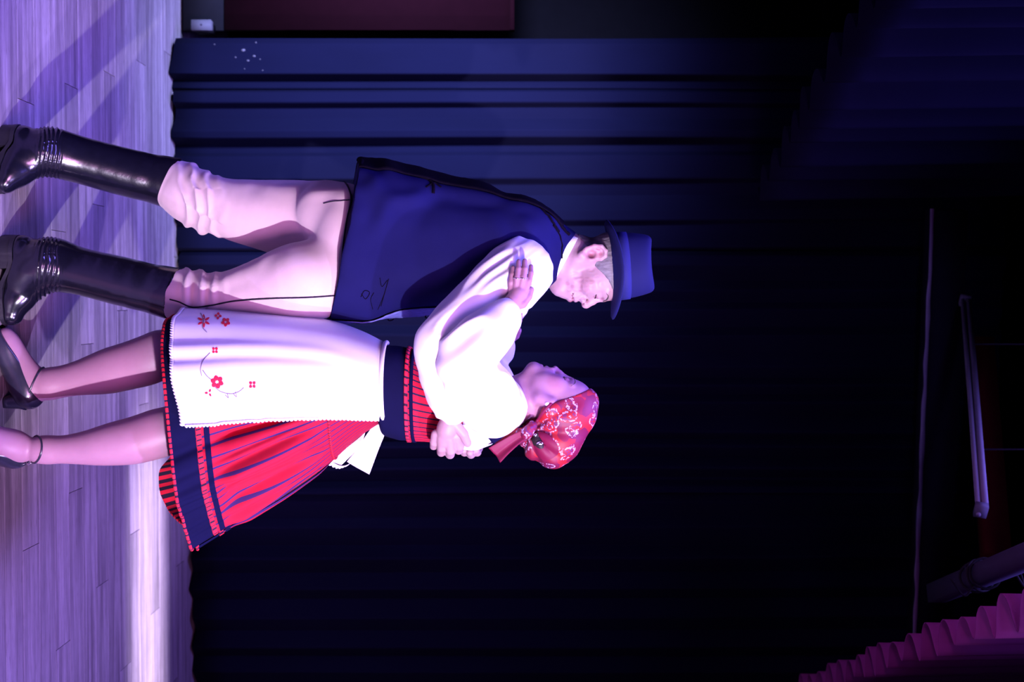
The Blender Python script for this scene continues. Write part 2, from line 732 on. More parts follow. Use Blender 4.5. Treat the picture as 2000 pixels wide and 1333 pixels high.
M_SKIN_M = skin('skin_weathered', (0.38, 0.245, 0.27))
M_SKIN_W = skin('skin_fair', (0.33, 0.17, 0.235))
M_VEST = cloth('navy_felt', (0.0065, 0.0065, 0.050), 0.8, 0.2, 10, 700, 0.2, 0.0, 0.05)
M_HAT = cloth('navy_hat_felt', (0.0065, 0.0075, 0.058), 0.8, 0.12, 14, 900, 0.15, 0.0, 0.15)
M_BRD = cloth('lit_edge_braid', (0.10, 0.11, 0.30), 0.6, 0.5, 90, 400, 0.6)  # front edge braid; the lit edge is put into its pale colour
M_HATB = cloth('hat_ribbon', (0.016, 0.018, 0.10), 0.7, 0.1, 14, 900, 0.1, 0.0, 0.1)
M_TRIM = cloth('black_trim', (0.003, 0.002, 0.006), 0.95, 0.3, 80, 300, 0.6, 0.0, 0.03)
M_TROU = cloth('cream_wool', (0.54, 0.42, 0.42), 0.9, 0.08, 20, 700, 0.25, 0.2)
M_SHIRT = cloth('white_linen', (0.80, 0.79, 0.80), 0.85, 0.04, 20, 900, 0.15)
M_BOOT = leather('black_boot_leather', (0.004, 0.004, 0.009), 0.2, 0.25)
M_SOLE = plain('boot_sole', (0.012, 0.011, 0.016), 0.4, spec=0.4)
M_CORD = cloth('dark_cord', (0.012, 0.010, 0.02), 0.8)
M_HAIRG = cloth('grey_hair', (0.16, 0.15, 0.16), 0.6, 0.6, 120, 400, 0.8, 0.0, 0.4, (1, 1, 0.25))
M_HAIRD = cloth('dark_hair', (0.02, 0.014, 0.014), 0.5, 0.5, 100, 400, 0.6)
M_BROW = cloth('brow_hair', (0.07, 0.05, 0.055), 0.7, 0.4, 200, 600, 0.4)
M_LASH = cloth('lash_hair', (0.03, 0.015, 0.02), 0.7)

M_RED = stripe_cloth('red_striped_wool', (0.40, 0.0065, 0.028), (0.035, 0.012, 0.085), 62, 0.20)
M_LIN = stripe_cloth('skirt_lining', (0.55, 0.008, 0.03), (0.012, 0.006, 0.02), 90, 0.5)
M_BOD = stripe_cloth('bodice_stripes', (0.50, 0.008, 0.034), (0.015, 0.01, 0.04), 46, 0.24)
M_NAVY = cloth('navy_band', (0.005, 0.005, 0.030), 0.9, 0.2, 15, 700, 0.2, 0.0, 0.04)
M_BRAID = stripe_cloth('red_black_braid', (0.80, 0.015, 0.04), (0.02, 0.01, 0.03), 130, 0.32)
M_BRAIDV = stripe_cloth('bodice_braid', (0.80, 0.02, 0.06), (0.02, 0.01, 0.03), 40, 0.3)
M_APRON = cloth('white_apron_linen', (0.80, 0.80, 0.82), 0.85, 0.04, 15, 900, 0.12)
M_LACE = cloth('white_lace', (0.80, 0.80, 0.82), 0.85, 0.08, 120, 900, 0.3)
M_EMBR = cloth('red_embroidery', (0.70, 0.015, 0.05), 0.75, 0.2, 200, 600, 0.5)
M_EMBG = cloth('grey_embroidery', (0.22, 0.20, 0.26), 0.75, 0.2, 200, 600, 0.5)
M_SCARF = scarf_mat()
M_SCARFP = cloth('crimson_scarf_inside', (0.17, 0.006, 0.04), 0.55, 0.2, 20, 500, 0.2)
M_SHOE = leather('navy_shoe_leather', (0.018, 0.018, 0.035), 0.3, 0.08)
M_METAL = plain('silver', (0.8, 0.8, 0.82), 0.2, 1.0)
M_PEARL = plain('pearl', (0.85, 0.80, 0.78), 0.25)


# ================================================================== THE SETTING
def wall_y(X):
    return 5.40 + 0.13 * X


WANG = math.atan(0.13)

floor = struct(build('floor', *box((0, 4.0, -0.03), (6.4, 7.0, 0.03)), M_SUB, base=(0, 4.0, -0.03)))
# laminate boards, each its own piece; boards run along the curtain
pw, gap = 0.128, 0.0012
plank_me = {}
row = 0
yy = 1.15
while yy < 6.6:
    L = 1.29
    x = -2.9 - (row * 0.47) % L
    while x < 2.9:
        key = 'a'
        if key not in plank_me:
            v, f = box((0, 0, 0), (L - gap, pw - gap, 0.015), 0, 0.0004)
            me = bpy.data.meshes.new('plank')
            me.from_pydata(v.tolist(), [], f)
            me.materials.append(M_FLOOR)
            plank_me[key] = me
        o = link('plank', plank_me[key], floor)
        cx = x + L / 2
        ang = math.atan(0.03)
        o.location = np.array((cx, yy + 0.03 * cx, -0.0075 + 0.0)) - np.array(floor.location)
        o.rotation_euler = (0, 0, ang)
        x += L
    yy += pw
    row += 1

struct(build('wall_back', *box((0, 6.35, 1.9), (6.4, 0.1, 3.8), 0), M_WALL, base=(0, 6.35, 0)))
struct(build('ceiling', *box((0, 4.0, 3.85), (6.4, 7.0, 0.1)), M_WALL, base=(0, 4.0, 3.8)))


def curtain_sheet(iy0, iy1, ctrl, z0, z1, dback, n=360, m=26, seed=0):
    """hanging pleated cloth along the back; ctrl: (photo iy, forward bulge in m)"""
    iy = np.linspace(iy0, iy1, n)
    bulge = np.interp(iy, [c[0] for c in ctrl], [c[1] for c in ctrl])
    ker = np.hanning(9)
    ker /= ker.sum()
    bulge = np.convolve(np.pad(bulge, 4, mode='edge'), ker, 'valid')
    X = (iy - 666.5) / FPX * 5.4
    X = X * (1 + 0.13 * X / 5.4)
    rows = []
    for j in range(m):
        t = j / (m - 1)
        z = z0 + (z1 - z0) * t
        sway = 0.010 * vnoise(np.column_stack((X * 4, np.full(n, z * 0.7), np.full(n, seed))), seed)
        bx = X + 0.012 * vnoise(np.column_stack((X * 2, np.full(n, z * 0.6), np.full(n, seed + 9.0))), seed + 3)
        y = wall_y(bx) + dback - bulge * (1.0 - 0.25 * t) + sway
        zz = z + (0.008 * np.sin(X * 19 + seed) if j == 0 else 0)
        rows.append(np.column_stack((bx, y, np.broadcast_to(zz, bx.shape))))
    V, F = loft(rows, closed=False)
    F = [tuple(reversed(f)) for f in F]
    return thicken(V, F, 0.004)


def folds(iy0, iy1, step, amp, seed):
    r = np.random.default_rng(seed)
    out, x, up = [], iy0, True
    while x < iy1:
        out.append((x, amp * (r.uniform(0.7, 1.2) if up else r.uniform(-0.2, 0.2))))
        x += step * r.uniform(0.6, 1.3)
        up = not up
    out.append((iy1, 0))
    return out


cur = [
    ('far left black stage curtain with pale specks, lit deep blue beside the maroon board', 72, 181,
     [(72, 0.01), (85, 0.035), (120, 0.05), (148, 0.075), (154, 0.0), (172, 0.03), (181, -0.01)], 0.03),
    ('black stage curtain hanging behind the man in the hat, blue in the light', 181.5, 495,
     [(181, 0.01), (187, 0.05), (208, 0.075), (214, 0.03), (238, 0.035), (262, 0.075), (274, 0.07), (281, 0.0), (300, 0.015), (308, 0.045),
      (350, 0.07), (356, 0.03), (380, 0.02), (410, 0.055), (428, 0.06), (434, 0.02), (455, 0.03), (482, 0.05), (488, 0.0), (495, 0.0)], 0.015),
    ('black stage curtain hanging behind the woman, from sash to headscarf', 495.5, 964,
     [(495, 0.01), (504, 0.05)] + folds(520, 940, 24, 0.055, 5) + [(950, 0.05), (960, 0.07), (964, 0.0)], 0.0),
    ('nearly black stage curtain in the dark, nearest the magenta valance', 964.5, 1780,
     [(964, 0.0), (970, 0.02)] + folds(985, 1780, 30, 0.05, 11), 0.05),
]
for i, (lab, a, b, ctrl, db) in enumerate(cur):
    ctrl = sorted(ctrl)
    V, F = curtain_sheet(a, b, ctrl, 0.012, 3.45, db, n=int((b - a) * 1.1) + 40, seed=i)
    xm = V[:, 0].mean()
    o = build('stage_curtain', V, F, M_CURT, base=(xm, wall_y(xm), 0))
    tag(o, lab, 'curtain')
    if i == 0:
        S0 = Surf(V, F)
        for (a1, b1, s1) in ((475, 98, 5), (496, 110, 4), (485, 119, 3.2), (460, 112, 2.5), (500, 84, 2.5), (478, 135, 2), (513, 138, 2), (419, 87, 2), (508, 116, 2)):
            c = S0.hit(a1, b1, 0.002)
            ang = np.arange(6) * PI / 3
            rr = s1 * 0.0013 * rng.uniform(0.6, 1.2, 6)
            top = np.column_stack((c[0] + rr * np.cos(ang), np.full(6, c[1]), c[2] + 1.3 * rr * np.sin(ang)))
            v, f = loft([top + (0, 0.003, 0), top - (0, 0.001, 0)])
            build('pale_speck', v, f, M_PLATE, parent=o)

# board, box and socket plate at the far left
c = PY(0, 15, 5.55)
pb = thing('wall_board', 'dark maroon board standing left of the curtains, waist high', 'board', (-1.62, 5.42, 0))
build('panel', *obox((-1.62, 5.40, 0.19), (-1.62, 5.40, 1.405), (1, 0, 0), 0.03, 0.62), M_MAROON, parent=pb)
build('panel', *obox((-1.62, 5.40, 0.015), (-1.62, 5.40, 0.185), (1, 0, 0), 0.028, 0.62), M_BLACKBOX, parent=pb)
build('top_rail', *obox((-1.93, 5.395, 1.40), (-1.31, 5.395, 1.40), (0, 0, 1), 0.05, 0.02), M_MAROON, parent=pb)
pos = PY(395, 50, 5.30)
sb = thing('socket_box', 'small pale socket box low on the dark board, beside the first curtain', 'socket', pos)
build('cover', *box(pos, (0.042, 0.03, 0.085), 0, 0.004), M_PLATE, parent=sb)
build('screw', *tube([pos + (0, -0.014, 0), pos + (0, -0.018, 0)], 0.004, 8), M_STEEL, parent=sb)
build('back_box', *box(pos + (0, 0.05, 0), (0.036, 0.07, 0.07)), M_BLACKBOX, parent=sb)

# beam across the top with a torn strip of tape along its lower edge
A = PY(1822, 408, 5.06)
B = PY(1786, 1262, 5.40)
bm = struct(build('trim_1', *obox(A + (0, 0.06, 0.075), B + (0, 0.06, 0.072), (0, 0, 1), 0.10, 0.14), M_BEAM, base=(A + B) / 2))
pts = []
n = 60
for k in range(n):
    t = k / (n - 1)
    p = A + (B - A) * t
    pts.append((p[0], p[1], p[2]))
pts = np.array(pts)
lowz = 0.009 + 0.004 * vnoise(np.column_stack((np.arange(n) * 0.35, np.zeros(n), np.zeros(n))), 4)
hiz = 0.006 + 0.002 * vnoise(np.column_stack((np.arange(n) * 0.5, np.ones(n), np.zeros(n))), 5)
r0 = pts + np.column_stack((np.zeros(n), np.zeros(n), -lowz))
r1 = pts + np.column_stack((np.zeros(n), np.zeros(n), hiz))
back = (0, 0.004, 0)
v, f = loft([r0, r1, r1 + back, r0 + back, r0], closed=False)
tp = build('tape_strip', v, f, M_TAPE, parent=bm)

# dark red roof beam, unlit tube lamp, tied lighting bar
A = PY(1900, 480, 5.75)
B = PY(1945, 1090, 4.75)
struct(build('trim_2', *obox(A, B, (0, 0, 1), 0.09, 0.09), M_REDB, base=(A + B) / 2))
A = PY(1884, 585, 5.1)
B = PY(1916, 1000, 4.1)
tl = thing('tube_lamp', 'unlit white tube lamp hanging under the dark roof beams', 'lamp', (A + B) / 2)
build('housing', *obox(A + (0, 0, 0.012), B + (0, 0, 0.012), (0, 0, 1), 0.04, 0.018), M_TUBE, parent=tl)
for s in (-0.011, 0.011):
    build('tube', *tube([A + (s, 0, -0.008), B + (s, 0, -0.008)], 0.008, 10), M_TUBE, parent=tl)
for e, d in ((A, B - A), (B, A - B)):
    d = d / np.linalg.norm(d)
    build('end_cap', *obox(e - d * 0.004, e + d * 0.02, (0, 0, 1), 0.046, 0.04), M_PLATE, parent=tl)
for t in (0.25, 0.75):
    q = A + (B - A) * t
    build('hanger', *tube([q + (0, 0, 0.02), (q[0], q[1], 3.80)], 0.003, 6), M_STEEL, parent=tl)
A = PY(1828, 1160, 4.3)
B = PY(2030, 1078, 3.5)
lb = thing('lighting_bar', 'dark grey overhead bar with a cable tied round it, above the magenta valance', 'bar', (A + B) / 2)
build('bar', *obox(A, B, (0, 0, 1), 0.06, 0.06), M_STEEL, parent=lb)
d = (B - A) / np.linalg.norm(B - A)
for t, rr, ti in ((0.44, 0.046, 0.3), (0.48, 0.048, -0.4), (0.53, 0.046, 0.1)):
    q = A + (B - A) * t
    s = np.cross(d, (0, 0, 1))
    s /= np.linalg.norm(s)
    u = np.cross(s, d)
    th = np.arange(20) * 2 * PI / 20
    ring = q + rr * (np.cos(th)[:, None] * s + np.sin(th)[:, None] * u) + d * (ti * 0.05 * np.sin(th))[:, None]
    build('cable_tie', *tube(ring, 0.004, 6, True), M_RUBBER, parent=lb)
q = A + (B - A) * 0.46
build('cable', *tube(smooth_path([q + (-.03, -.04, 0.02), q + (-.05, -.05, 0.09), q + (0.02, -.05, 0.12), q + d * .12 + (0, -.045, 0.05), q + d * .2 + (0, -.04, 0.03), q + d * .36 + (0, -.04, .03)], 30), 0.004, 6), M_RUBBER, parent=lb)
build('cable', *tube(smooth_path([q + (0, -.04, 0.03), q + (0.02, -.05, -0.03), q + (0.05, -.05, -0.06), q + (0.0, -.045, -0.10)], 16), 0.003, 6), M_RUBBER, parent=lb)


# pleated valances running away from the camera under the ceiling
def valance(p0, p1, z0, z1, npl, amp, side, m, label, base):
    n = npl * 14
    t = np.linspace(0, 1, n)
    p0, p1 = np.array(p0), np.array(p1)
    d = (p1 - p0) / np.linalg.norm(p1 - p0)
    nrm = np.array((-d[1], d[0])) * side
    ph = t * npl * 2 * PI + 0.7 * np.sin(t * 17)
    wv = np.clip(np.sin(ph), -1, 1)
    wv = np.sign(wv) * np.abs(wv)**0.8
    a = amp * (1 + 0.25 * np.sin(t * 31 + 1))
    rows = []
    for z in np.linspace(z0, z1, 12):
        k = 1 - 0.45 * (z - z0) / (z1 - z0)
        q = p0 + (p1 - p0) * t[:, None] + nrm * (a * wv * k)[:, None] + d * (0.012 * np.cos(ph) * k)[:, None]
        rows.append(np.column_stack((q, np.full(n, z) + (0.006 * np.sin(t * 9)))))
    V, F = loft(rows, closed=False)
    V, F = thicken(V, F, 0.003)
    return tag(build('valance', V, F, m, base=base), label, 'valance')


valance((1.47, 5.42), (0.50, 2.65), 2.60, 3.75, 19, 0.042, 1, M_VAL,
        'magenta pleated valance hanging high up, nearest the tied lighting bar', (1.0, 4.0, 2.6))
valance((-0.60, 5.02), (-1.02, 3.1), 2.36, 3.75, 11, 0.05, 1, M_VALB,
        'dark navy pleated valance high above the maroon board, barely lit', (-0.8, 4.0, 2.36))
print('setting done')


# ================================================================== PEOPLE
def head_axes(theta, sgn):
    """u (crown), f (face), c (towards camera) as world vectors; theta tilts the face upward"""
    ct, st = math.cos(theta), math.sin(theta)
    u = np.array((-sgn * st, 0, ct))
    f = np.array((sgn * ct, 0, st))
    return u, f, np.array((0, -1.0, 0))


class Head:
    def __init__(self, S, ix, iy, dy, theta, sgn):
        self.S, self.o, self.s = S, P(ix, iy, dy), pxm(dy)
        self.u, self.f, self.c = head_axes(theta, sgn)

    def p(self, u, f, c=0.0):
        return self.o + self.s * (u * self.u + f * self.f + c * self.c)

    def ell(self, u, f, c, ru, rf, rc, k=6, mode=1, rot=0.0, yaw=0.0):
        U = self.u * math.cos(rot) + self.f * math.sin(rot)
        F_ = self.f * math.cos(rot) - self.u * math.sin(rot)
        F2 = F_ * math.cos(yaw) + self.c * math.sin(yaw)
        C2 = self.c * math.cos(yaw) - F_ * math.sin(yaw)
        self.S.ell(self.p(u, f, c), np.array((ru, rf, rc)) * self.s, (U, F2, C2), k * self.s, mode)

    def cap(self, a, b, ra, rb, k=5, mode=1):
        self.S.cone(self.p(*a), self.p(*b), ra * self.s, rb * self.s, k * self.s, mode)

    def line(self, pts, r, k=3, mode=1):
        for a, b in zip(pts, pts[1:]):
            self.cap(a, b, r, r, k, mode)

    def cutell(self, u, f, c, ru, rf, rc, k=3):
        cc, s = self.p(u, f, c), self.s
        rr = np.array((ru, rf, rc)) * s
        A = (self.u, self.f, self.c)

        def fn(X, Y, Z):
            x, y, z = X - cc[0], Y - cc[1], Z - cc[2]
            q = [x * A[i][0] + y * A[i][1] + z * A[i][2] for i in range(3)]
            k0 = np.sqrt(sum((q[i] / rr[i])**2 for i in range(3)))
            k1 = np.sqrt(sum((q[i] / rr[i]**2)**2 for i in range(3))) + 1e-9
            return k0 * (k0 - 1) / k1
        self.S.cut(fn, cc - rr.max(), cc + rr.max(), k * s)

    def ear(self, u, f, c, sc=1.0, sd=1):
        q = lambda a, b, d: (u + a * sc, f + b * sc, sd * (c + d))
        self.ell(u + 3, f - 1, sd * (c + 1), 23 * sc, 14.5 * sc, 4.5, 4)
        self.cap(q(-19, 6, -4), q(-21, 2, 1), 6 * sc, 6.5 * sc, 4)
        self.line([q(-20, -1, 2), q(-12, -9, 4), q(2, -14, 6), q(15, -13, 7), q(23, -5, 6), q(22, 4, 4), q(15, 9, 1), q(4, 8, -1)], 3.6 * sc, 2.5)
        self.line([q(-10, -3, 4), q(2, -7, 5), q(12, -5, 4)], 2.6 * sc, 3)
        self.line([q(-6, 9, 1), q(0, 9, 1)], 4 * sc, 3)
        self.cutell(u - 3, f + 2, sd * (c + 6), 8 * sc, 7 * sc, 7, 3)


def hand(S, palm, fingers, thumb, kp=0.008, kf=0.0022):
    """palm: (ix,iy,dy,r) chain; fingers: list of chains; thumb: chain"""
    S.chain(palm, kp)
    for f in fingers + ([thumb] if thumb else []):
        n = len(S.ops)
        S.chain(f, kf)


def tint_of(V, spots, n_seed=3):
    """lip and cheek colour, plus crease shade painted into the skin; spots: (centre, radius, colour)"""
    c = np.ones((len(V), 3))
    for p, r, colr in spots:
        d = np.linalg.norm(V - p, axis=1)
        t = (1 - smoothstep(0.55 * r, r, d))[:, None]
        c = c * (1 - t) + np.array(colr) * t
    return c


def wrinkle(V, F, amp, freq, seed=0, warp=0.5, mask=None, ridged=True):
    """soft cloth folds: displacement along the normals by stretched noise; freq = (fx, fy, fz)"""
    N = vnormals(V, F)
    q = V * np.array(freq)
    q = q + warp * np.column_stack([vnoise(V * 9 + 7 * i, seed + i) for i in range(3)])
    h = vnoise(q, seed)
    if ridged:
        h = 1 - 2 * np.abs(h)
    if mask is not None:
        h = h * mask
    return V + N * (amp * h)[:, None]


def pick(V, F, N, keep, off, d):
    """patch of a body surface where keep is true, raised by off and d thick (hair)"""
    F = np.asarray(F)
    fk = keep[F].all(axis=1)
    G = F[fk]
    ids = np.unique(G)
    mp = np.full(len(V), -1)
    mp[ids] = np.arange(len(ids))
    return thicken(V[ids] + N[ids] * off, mp[G], d)


def to_px(V):
    Y = V[:, 1]
    return (V[:, 2] - CAMH) * FPX / Y + 1000, V[:, 0] * FPX / Y + 666.5


def ring_px(B, Fp, dh, dyc=0.0, n=64, ex=2.4, y0=0.0, y1=0.0):
    """superellipse ring through back point B and front point Fp (pixels), half depth dh in m"""
    b, f = P(*B, dyc + y0), P(*Fp, dyc + y1)
    c, a = (b + f) / 2, (f - b) / 2
    t = np.arange(n) * 2 * PI / n
    ct, st = np.cos(t), np.sin(t)
    ct = np.sign(ct) * np.abs(ct)**(2 / ex)
    st = np.sign(st) * np.abs(st)**(2 / ex)
    return c + ct[:, None] * a + st[:, None] * np.array((0, -dh, 0))


def loft_px(rings, m, n=72, ex=2.4):
    """rings: (B, F, dh, dyc) -> smooth loft with m rows"""
    A = np.array([ring_px(r[0], r[1], r[2], r[3] if len(r) > 3 else 0.0, n, ex).ravel() for r in rings])
    t = np.arange(len(rings))
    rows = catmull(t, A, np.linspace(0, len(rings) - 1, m)).reshape(m, n, 3)
    return rows


# ------------------------------------------------------------------ THE MAN
BODY_H = 0.0027
S = Sdf(BODY_H)
hm = Head(S, 1155, 500, 0.0, 0.0, 1)
# skull, face, jaw
hm.ell(38, 22, 0, 56, 66, 54, 8)
hm.ell(8, 46, 0, 52, 40, 44, 8)
for s in (-1, 1):
    hm.cap((-30, 8, 34 * s), (-60, 62, 9 * s), 15, 13, 8)
    hm.cap((-5, 8, 42 * s), (-30, 8, 36 * s), 14, 14, 8)
    hm.ell(-6, 60, 31 * s, 13, 14, 12, 9)          # cheek bone
    hm.ell(-34, 46, 24 * s, 15, 18, 11, 8)         # cheek
    hm.cap((2, 76, 20 * s), (3, 68, 29 * s), 3.0, 3.0, 4)
    hm.cap((24, 83, 5 * s), (27, 70, 32 * s), 6, 6.5, 6)    # brow ridge
    hm.cutell(12, 86, 17 * s, 10, 9, 11, 6)        # eye hollow
    hm.ell(12.5, 75, 18 * s, 8.5, 9.5, 10.5, 2.5)        # lowered lid over the eye
    hm.cap((4, 80, 10 * s), (5, 72, 27 * s), 3.2, 3, 4)     # lower lid
    hm.ell(-16, 85, 10.5 * s, 6.2, 8, 5.2, 2.5)        # wing of the nose
hm.ell(-66, 64, 0, 12, 13, 15, 8)                # chin
hm.ell(-54, 66, 0, 14, 15.5, 17, 9)
hm.cap((-60, 50, 0), (-52, 14, 0), 15, 26, 12)
hm.ell(-36, 67, 0, 21, 21, 26, 8)                  # mouth barrel
hm.cap((20, 81, 0), (2, 89, 0), 6.5, 6.5, 6)       # bridge
hm.cap((2, 89, 0), (-11, 95, 0), 6.5, 8.2, 4)      # tip
hm.cap((-18, 86, 0), (-24, 85, 0), 4, 3.5, 4)
hm.line([(-33, 74, 18), (-30, 84, 8), (-31, 86, 3), (-31, 86, -3), (-30, 84, -8), (-33, 74, -18)], 4.3, 3)
hm.line([(-36, 74, 16), (-41, 83, 7), (-41, 84.5, 0), (-41, 83, -7), (-36, 74, -16)], 5.0, 3)
hm.line([(-36.5, 77, 21), (-36, 87, 9), (-35.5, 91, 0), (-36, 87, -9), (-36.5, 77, -21)], 1.6, 1.5, -1) if False else None
for a, b in (((-37.5, 74, 21), (-36, 88, 9)), ((-36, 88, 9), (-36, 91.5, 0)), ((-36, 91.5, 0), (-36, 88, -9)), ((-36, 88, -9), (-37.5, 74, -21))):
    pa, pb = hm.p(*a), hm.p(*b)

    def fn(X, Y, Z, pa=pa, pb=pb, r=1.7 * hm.s):
        ab = pb - pa
        t = np.clip(((X - pa[0]) * ab[0] + (Y - pa[1]) * ab[1] + (Z - pa[2]) * ab[2]) / ab.dot(ab), 0, 1)
        return np.sqrt((X - pa[0] - t * ab[0])**2 + (Y - pa[1] - t * ab[1])**2 + (Z - pa[2] - t * ab[2])**2) - r
    S.cut(fn, np.minimum(pa, pb) - 0.004, np.maximum(pa, pb) + 0.004, 2.5 * hm.s)
for s in (-1, 1):
    hm.cutell(-17.5, 92, 5.2 * s, 3.2, 4.2, 2.4, 1.5)      # nostril
    # fold from nose to mouth corner
    for a, b in (((-12, 79, 18), (-26, 76, 24)), ((-26, 76, 24), (-42, 68, 26))):
        pa, pb = hm.p(a[0], a[1], a[2] * s), hm.p(b[0], b[1], b[2] * s)

        def fn(X, Y, Z, pa=pa, pb=pb, r=1.5 * hm.s):
            ab = pb - pa
            t = np.clip(((X - pa[0]) * ab[0] + (Y - pa[1]) * ab[1] + (Z - pa[2]) * ab[2]) / ab.dot(ab), 0, 1)
            return np.sqrt((X - pa[0] - t * ab[0])**2 + (Y - pa[1] - t * ab[1])**2 + (Z - pa[2] - t * ab[2])**2) - r
        S.cut(fn, np.minimum(pa, pb) - 0.004, np.maximum(pa, pb) + 0.004, 5 * hm.s)
    hm.ear(0, -1, 50, 1.05, s)
# neck
S.cone(P(1148, 508), P(1072, 486), 40 * pxm(), 46 * pxm(), 0.014)
S.cone(P(1110, 528, -0.03), P(1072, 512, -0.02), 15 * pxm(), 18 * pxm(), 0.012)
# trunk, under the clothes
S.cone(P(1035, 480, -0.12), P(1035, 480, 0.12), 0.055, 0.055, 0.03)
S.ell(P(960, 490), (0.13, 0.15, 0.19), None, 0.05)
S.ell(P(800, 480), (0.12, 0.14, 0.17), None, 0.05)
S.ell(P(690, 485), (0.09, 0.10, 0.10), None, 0.05)
# legs, under the trousers and boots
S.chain([(640, 530, -.06, 45), (500, 568, -.065, 31), (365, 575, -.02, 26), (240, 552, -.015, 28), (110, 520, -.01, 22), (60, 505, -.02, 22), (38, 580, -.02, 17), (32, 605, -.02, 13)], 0.02)
S.chain([(640, 440, .08, 45), (500, 414, .075, 31), (365, 375, .10, 26), (240, 335, .068, 27), (110, 298, 0, 22), (60, 287, 0, 20), (40, 320, -.025, 15), (32, 334, -.035, 12)], 0.02)
# near arm inside its sleeve, then the hand on her back
S.chain([(1015, 530, -.19, 38), (935, 595, -.25, 32), (857, 664, -.30, 25), (872, 735, -.29, 25), (884, 805, -.255, 19)], 0.015)
hand(S, [(884, 805, -.255, 19), (873, 838, -.235, 19), (868, 858, -.215, 17)],
     [[(890, 852, -.225, 10.5), (897, 872, -.20, 9.5), (896, 880, -.165, 8.5), (893, 876, -.135, 7.5)],
      [(877, 856, -.23, 10.5), (880, 880, -.205, 9.8), (879, 888, -.165, 9), (876, 884, -.13, 8)],
      [(863, 853, -.23, 10), (863, 875, -.205, 9.5), (862, 884, -.17, 8.5), (860, 880, -.135, 7.5)],
      [(851, 848, -.225, 9), (848, 864, -.205, 8.5), (847, 872, -.175, 7.5), (846, 868, -.15, 6.5)]],
     [(888, 828, -.25, 11), (905, 848, -.24, 9.5), (913, 866, -.225, 8)])
# far arm and hand, round her other side
S.chain([(1020, 520, .17, 38), (960, 610, .26, 30), (905, 690, .30, 25), (905, 765, .27, 24), (915, 820, .22, 19)], 0.015)
hand(S, [(915, 820, .22, 19), (918, 845, .19, 18), (918, 860, .17, 16)],
     [[(930, 858, .17, 9.5), (934, 876, .14, 9), (932, 884, .105, 8), (930, 880, .08, 7)],
      [(920, 862, .17, 9.5), (921, 880, .14, 9.5), (920, 888, .10, 8.5), (918, 884, .07, 7.5)],
      [(910, 860, .17, 9.5), (908, 878, .14, 9), (907, 884, .10, 8), (906, 880, .075, 7)],
      [(902, 855, .17, 8.5), (897, 868, .145, 8), (896, 875, .115, 7), (895, 872, .09, 6)]],
     [(922, 838, .2, 10), (938, 852, .19, 9), (947, 864, .175, 7.5)])
mV, mF = S.mesh()
mV = laplace(mV, mF, 1, 0.4)
_d = np.linalg.norm(mV - hm.p(-18, 60, 0), axis=1)
mV = wrinkle(mV, mF, 0.0011, (120, 60, 70), 91, 0.6, 1 - smoothstep(0.05, 0.10, _d))
man_base = np.array(P(20, 400, 0))
man_base[2] = 0
spots = [(hm.p(-38, 85, 0), 0.017, (0.93, 0.66, 0.68)), (hm.p(-38, 79, 12), 0.011, (0.93, 0.68, 0.70)), (hm.p(-38, 79, -12), 0.011, (0.93, 0.68, 0.70)),
         (hm.p(-10, 92, 0), 0.016, (0.98, 0.84, 0.84)), (hm.p(-12, 58, 36), 0.032, (1.0, 0.90, 0.90)), (hm.p(0, -2, 56), 0.035, (1.0, 0.80, 0.82)),
         (hm.p(-4, -12, 40), 0.02, (0.95, 0.72, 0.74))]
for s in (1, -1):  # shade painted into mouth line, nostrils, eye sockets, ear and cheek folds
    spots += [(hm.p(-36.5, 88, 4 * s), 0.0055, (0.55, 0.30, 0.34)), (hm.p(-37, 83, 13 * s), 0.0055, (0.5, 0.28, 0.32)), (hm.p(-38, 77, 19 * s), 0.005, (0.6, 0.36, 0.4)),
              (hm.p(-18, 91, 5.5 * s), 0.0045, (0.35, 0.16, 0.2)), (hm.p(8, 80, 20 * s), 0.011, (0.80, 0.62, 0.70)), (hm.p(20, 84, 12 * s), 0.010, (0.78, 0.62, 0.70)),
              (hm.p(-4, 3, 53 * s), 0.010, (0.70, 0.36, 0.42)), (hm.p(14, 0, 54 * s), 0.007, (0.75, 0.42, 0.48)), (hm.p(-38, 62, 31 * s), 0.008, (0.86, 0.72, 0.78)), (hm.p(-48, 56, 30 * s), 0.008, (0.86, 0.72, 0.78)), (hm.p(-24, 72, 28 * s), 0.008, (0.86, 0.72, 0.78))]
man = build('person', mV, mF, M_SKIN_M, base=man_base, col=tint_of(mV, spots))
tag(man, 'man in a dark hat, navy waistcoat and tall black boots, bending over the woman', 'person')
print('man body', len(mV))

# hair, brows, lashes
mN = vnormals(mV, mF)
pix, piy = to_px(mV)
S = Sdf(0.0022)
hh = Head(S, 1155, 500, 0.0, 0.0, 1)
hh.ell(38, 22, 0, 58.5, 68.5, 56, 8)
hh.ell(8, 40, 0, 50, 40, 46.5, 8)
for s in (-1, 1):
    hh.cap((-5, 4, 42 * s), (-30, 4, 36 * s), 15.5, 15, 8)
S.cone(P(1148, 508), P(1110, 497), 42.5 * pxm(), 44 * pxm(), 0.014)
xs_f = np.array([-80, -40, -30, -16, -10, 8, 14, 22, 34, 50, 75, 100.0])
xs_u = np.array([-30, -28, -22, -8, 14, 22, 4, 3, 16, 30, 42, 60.0])


def hair_cut(X, Y, Z):
    u = (Z - hh.o[2]) / hh.s + 0 * X + 0 * Y
    f_ = (X - hh.o[0]) / hh.s + 0 * Z + 0 * Y
    return np.minimum(u - np.interp(f_, xs_f, xs_u), 43.0 - u) * hh.s * 0.8


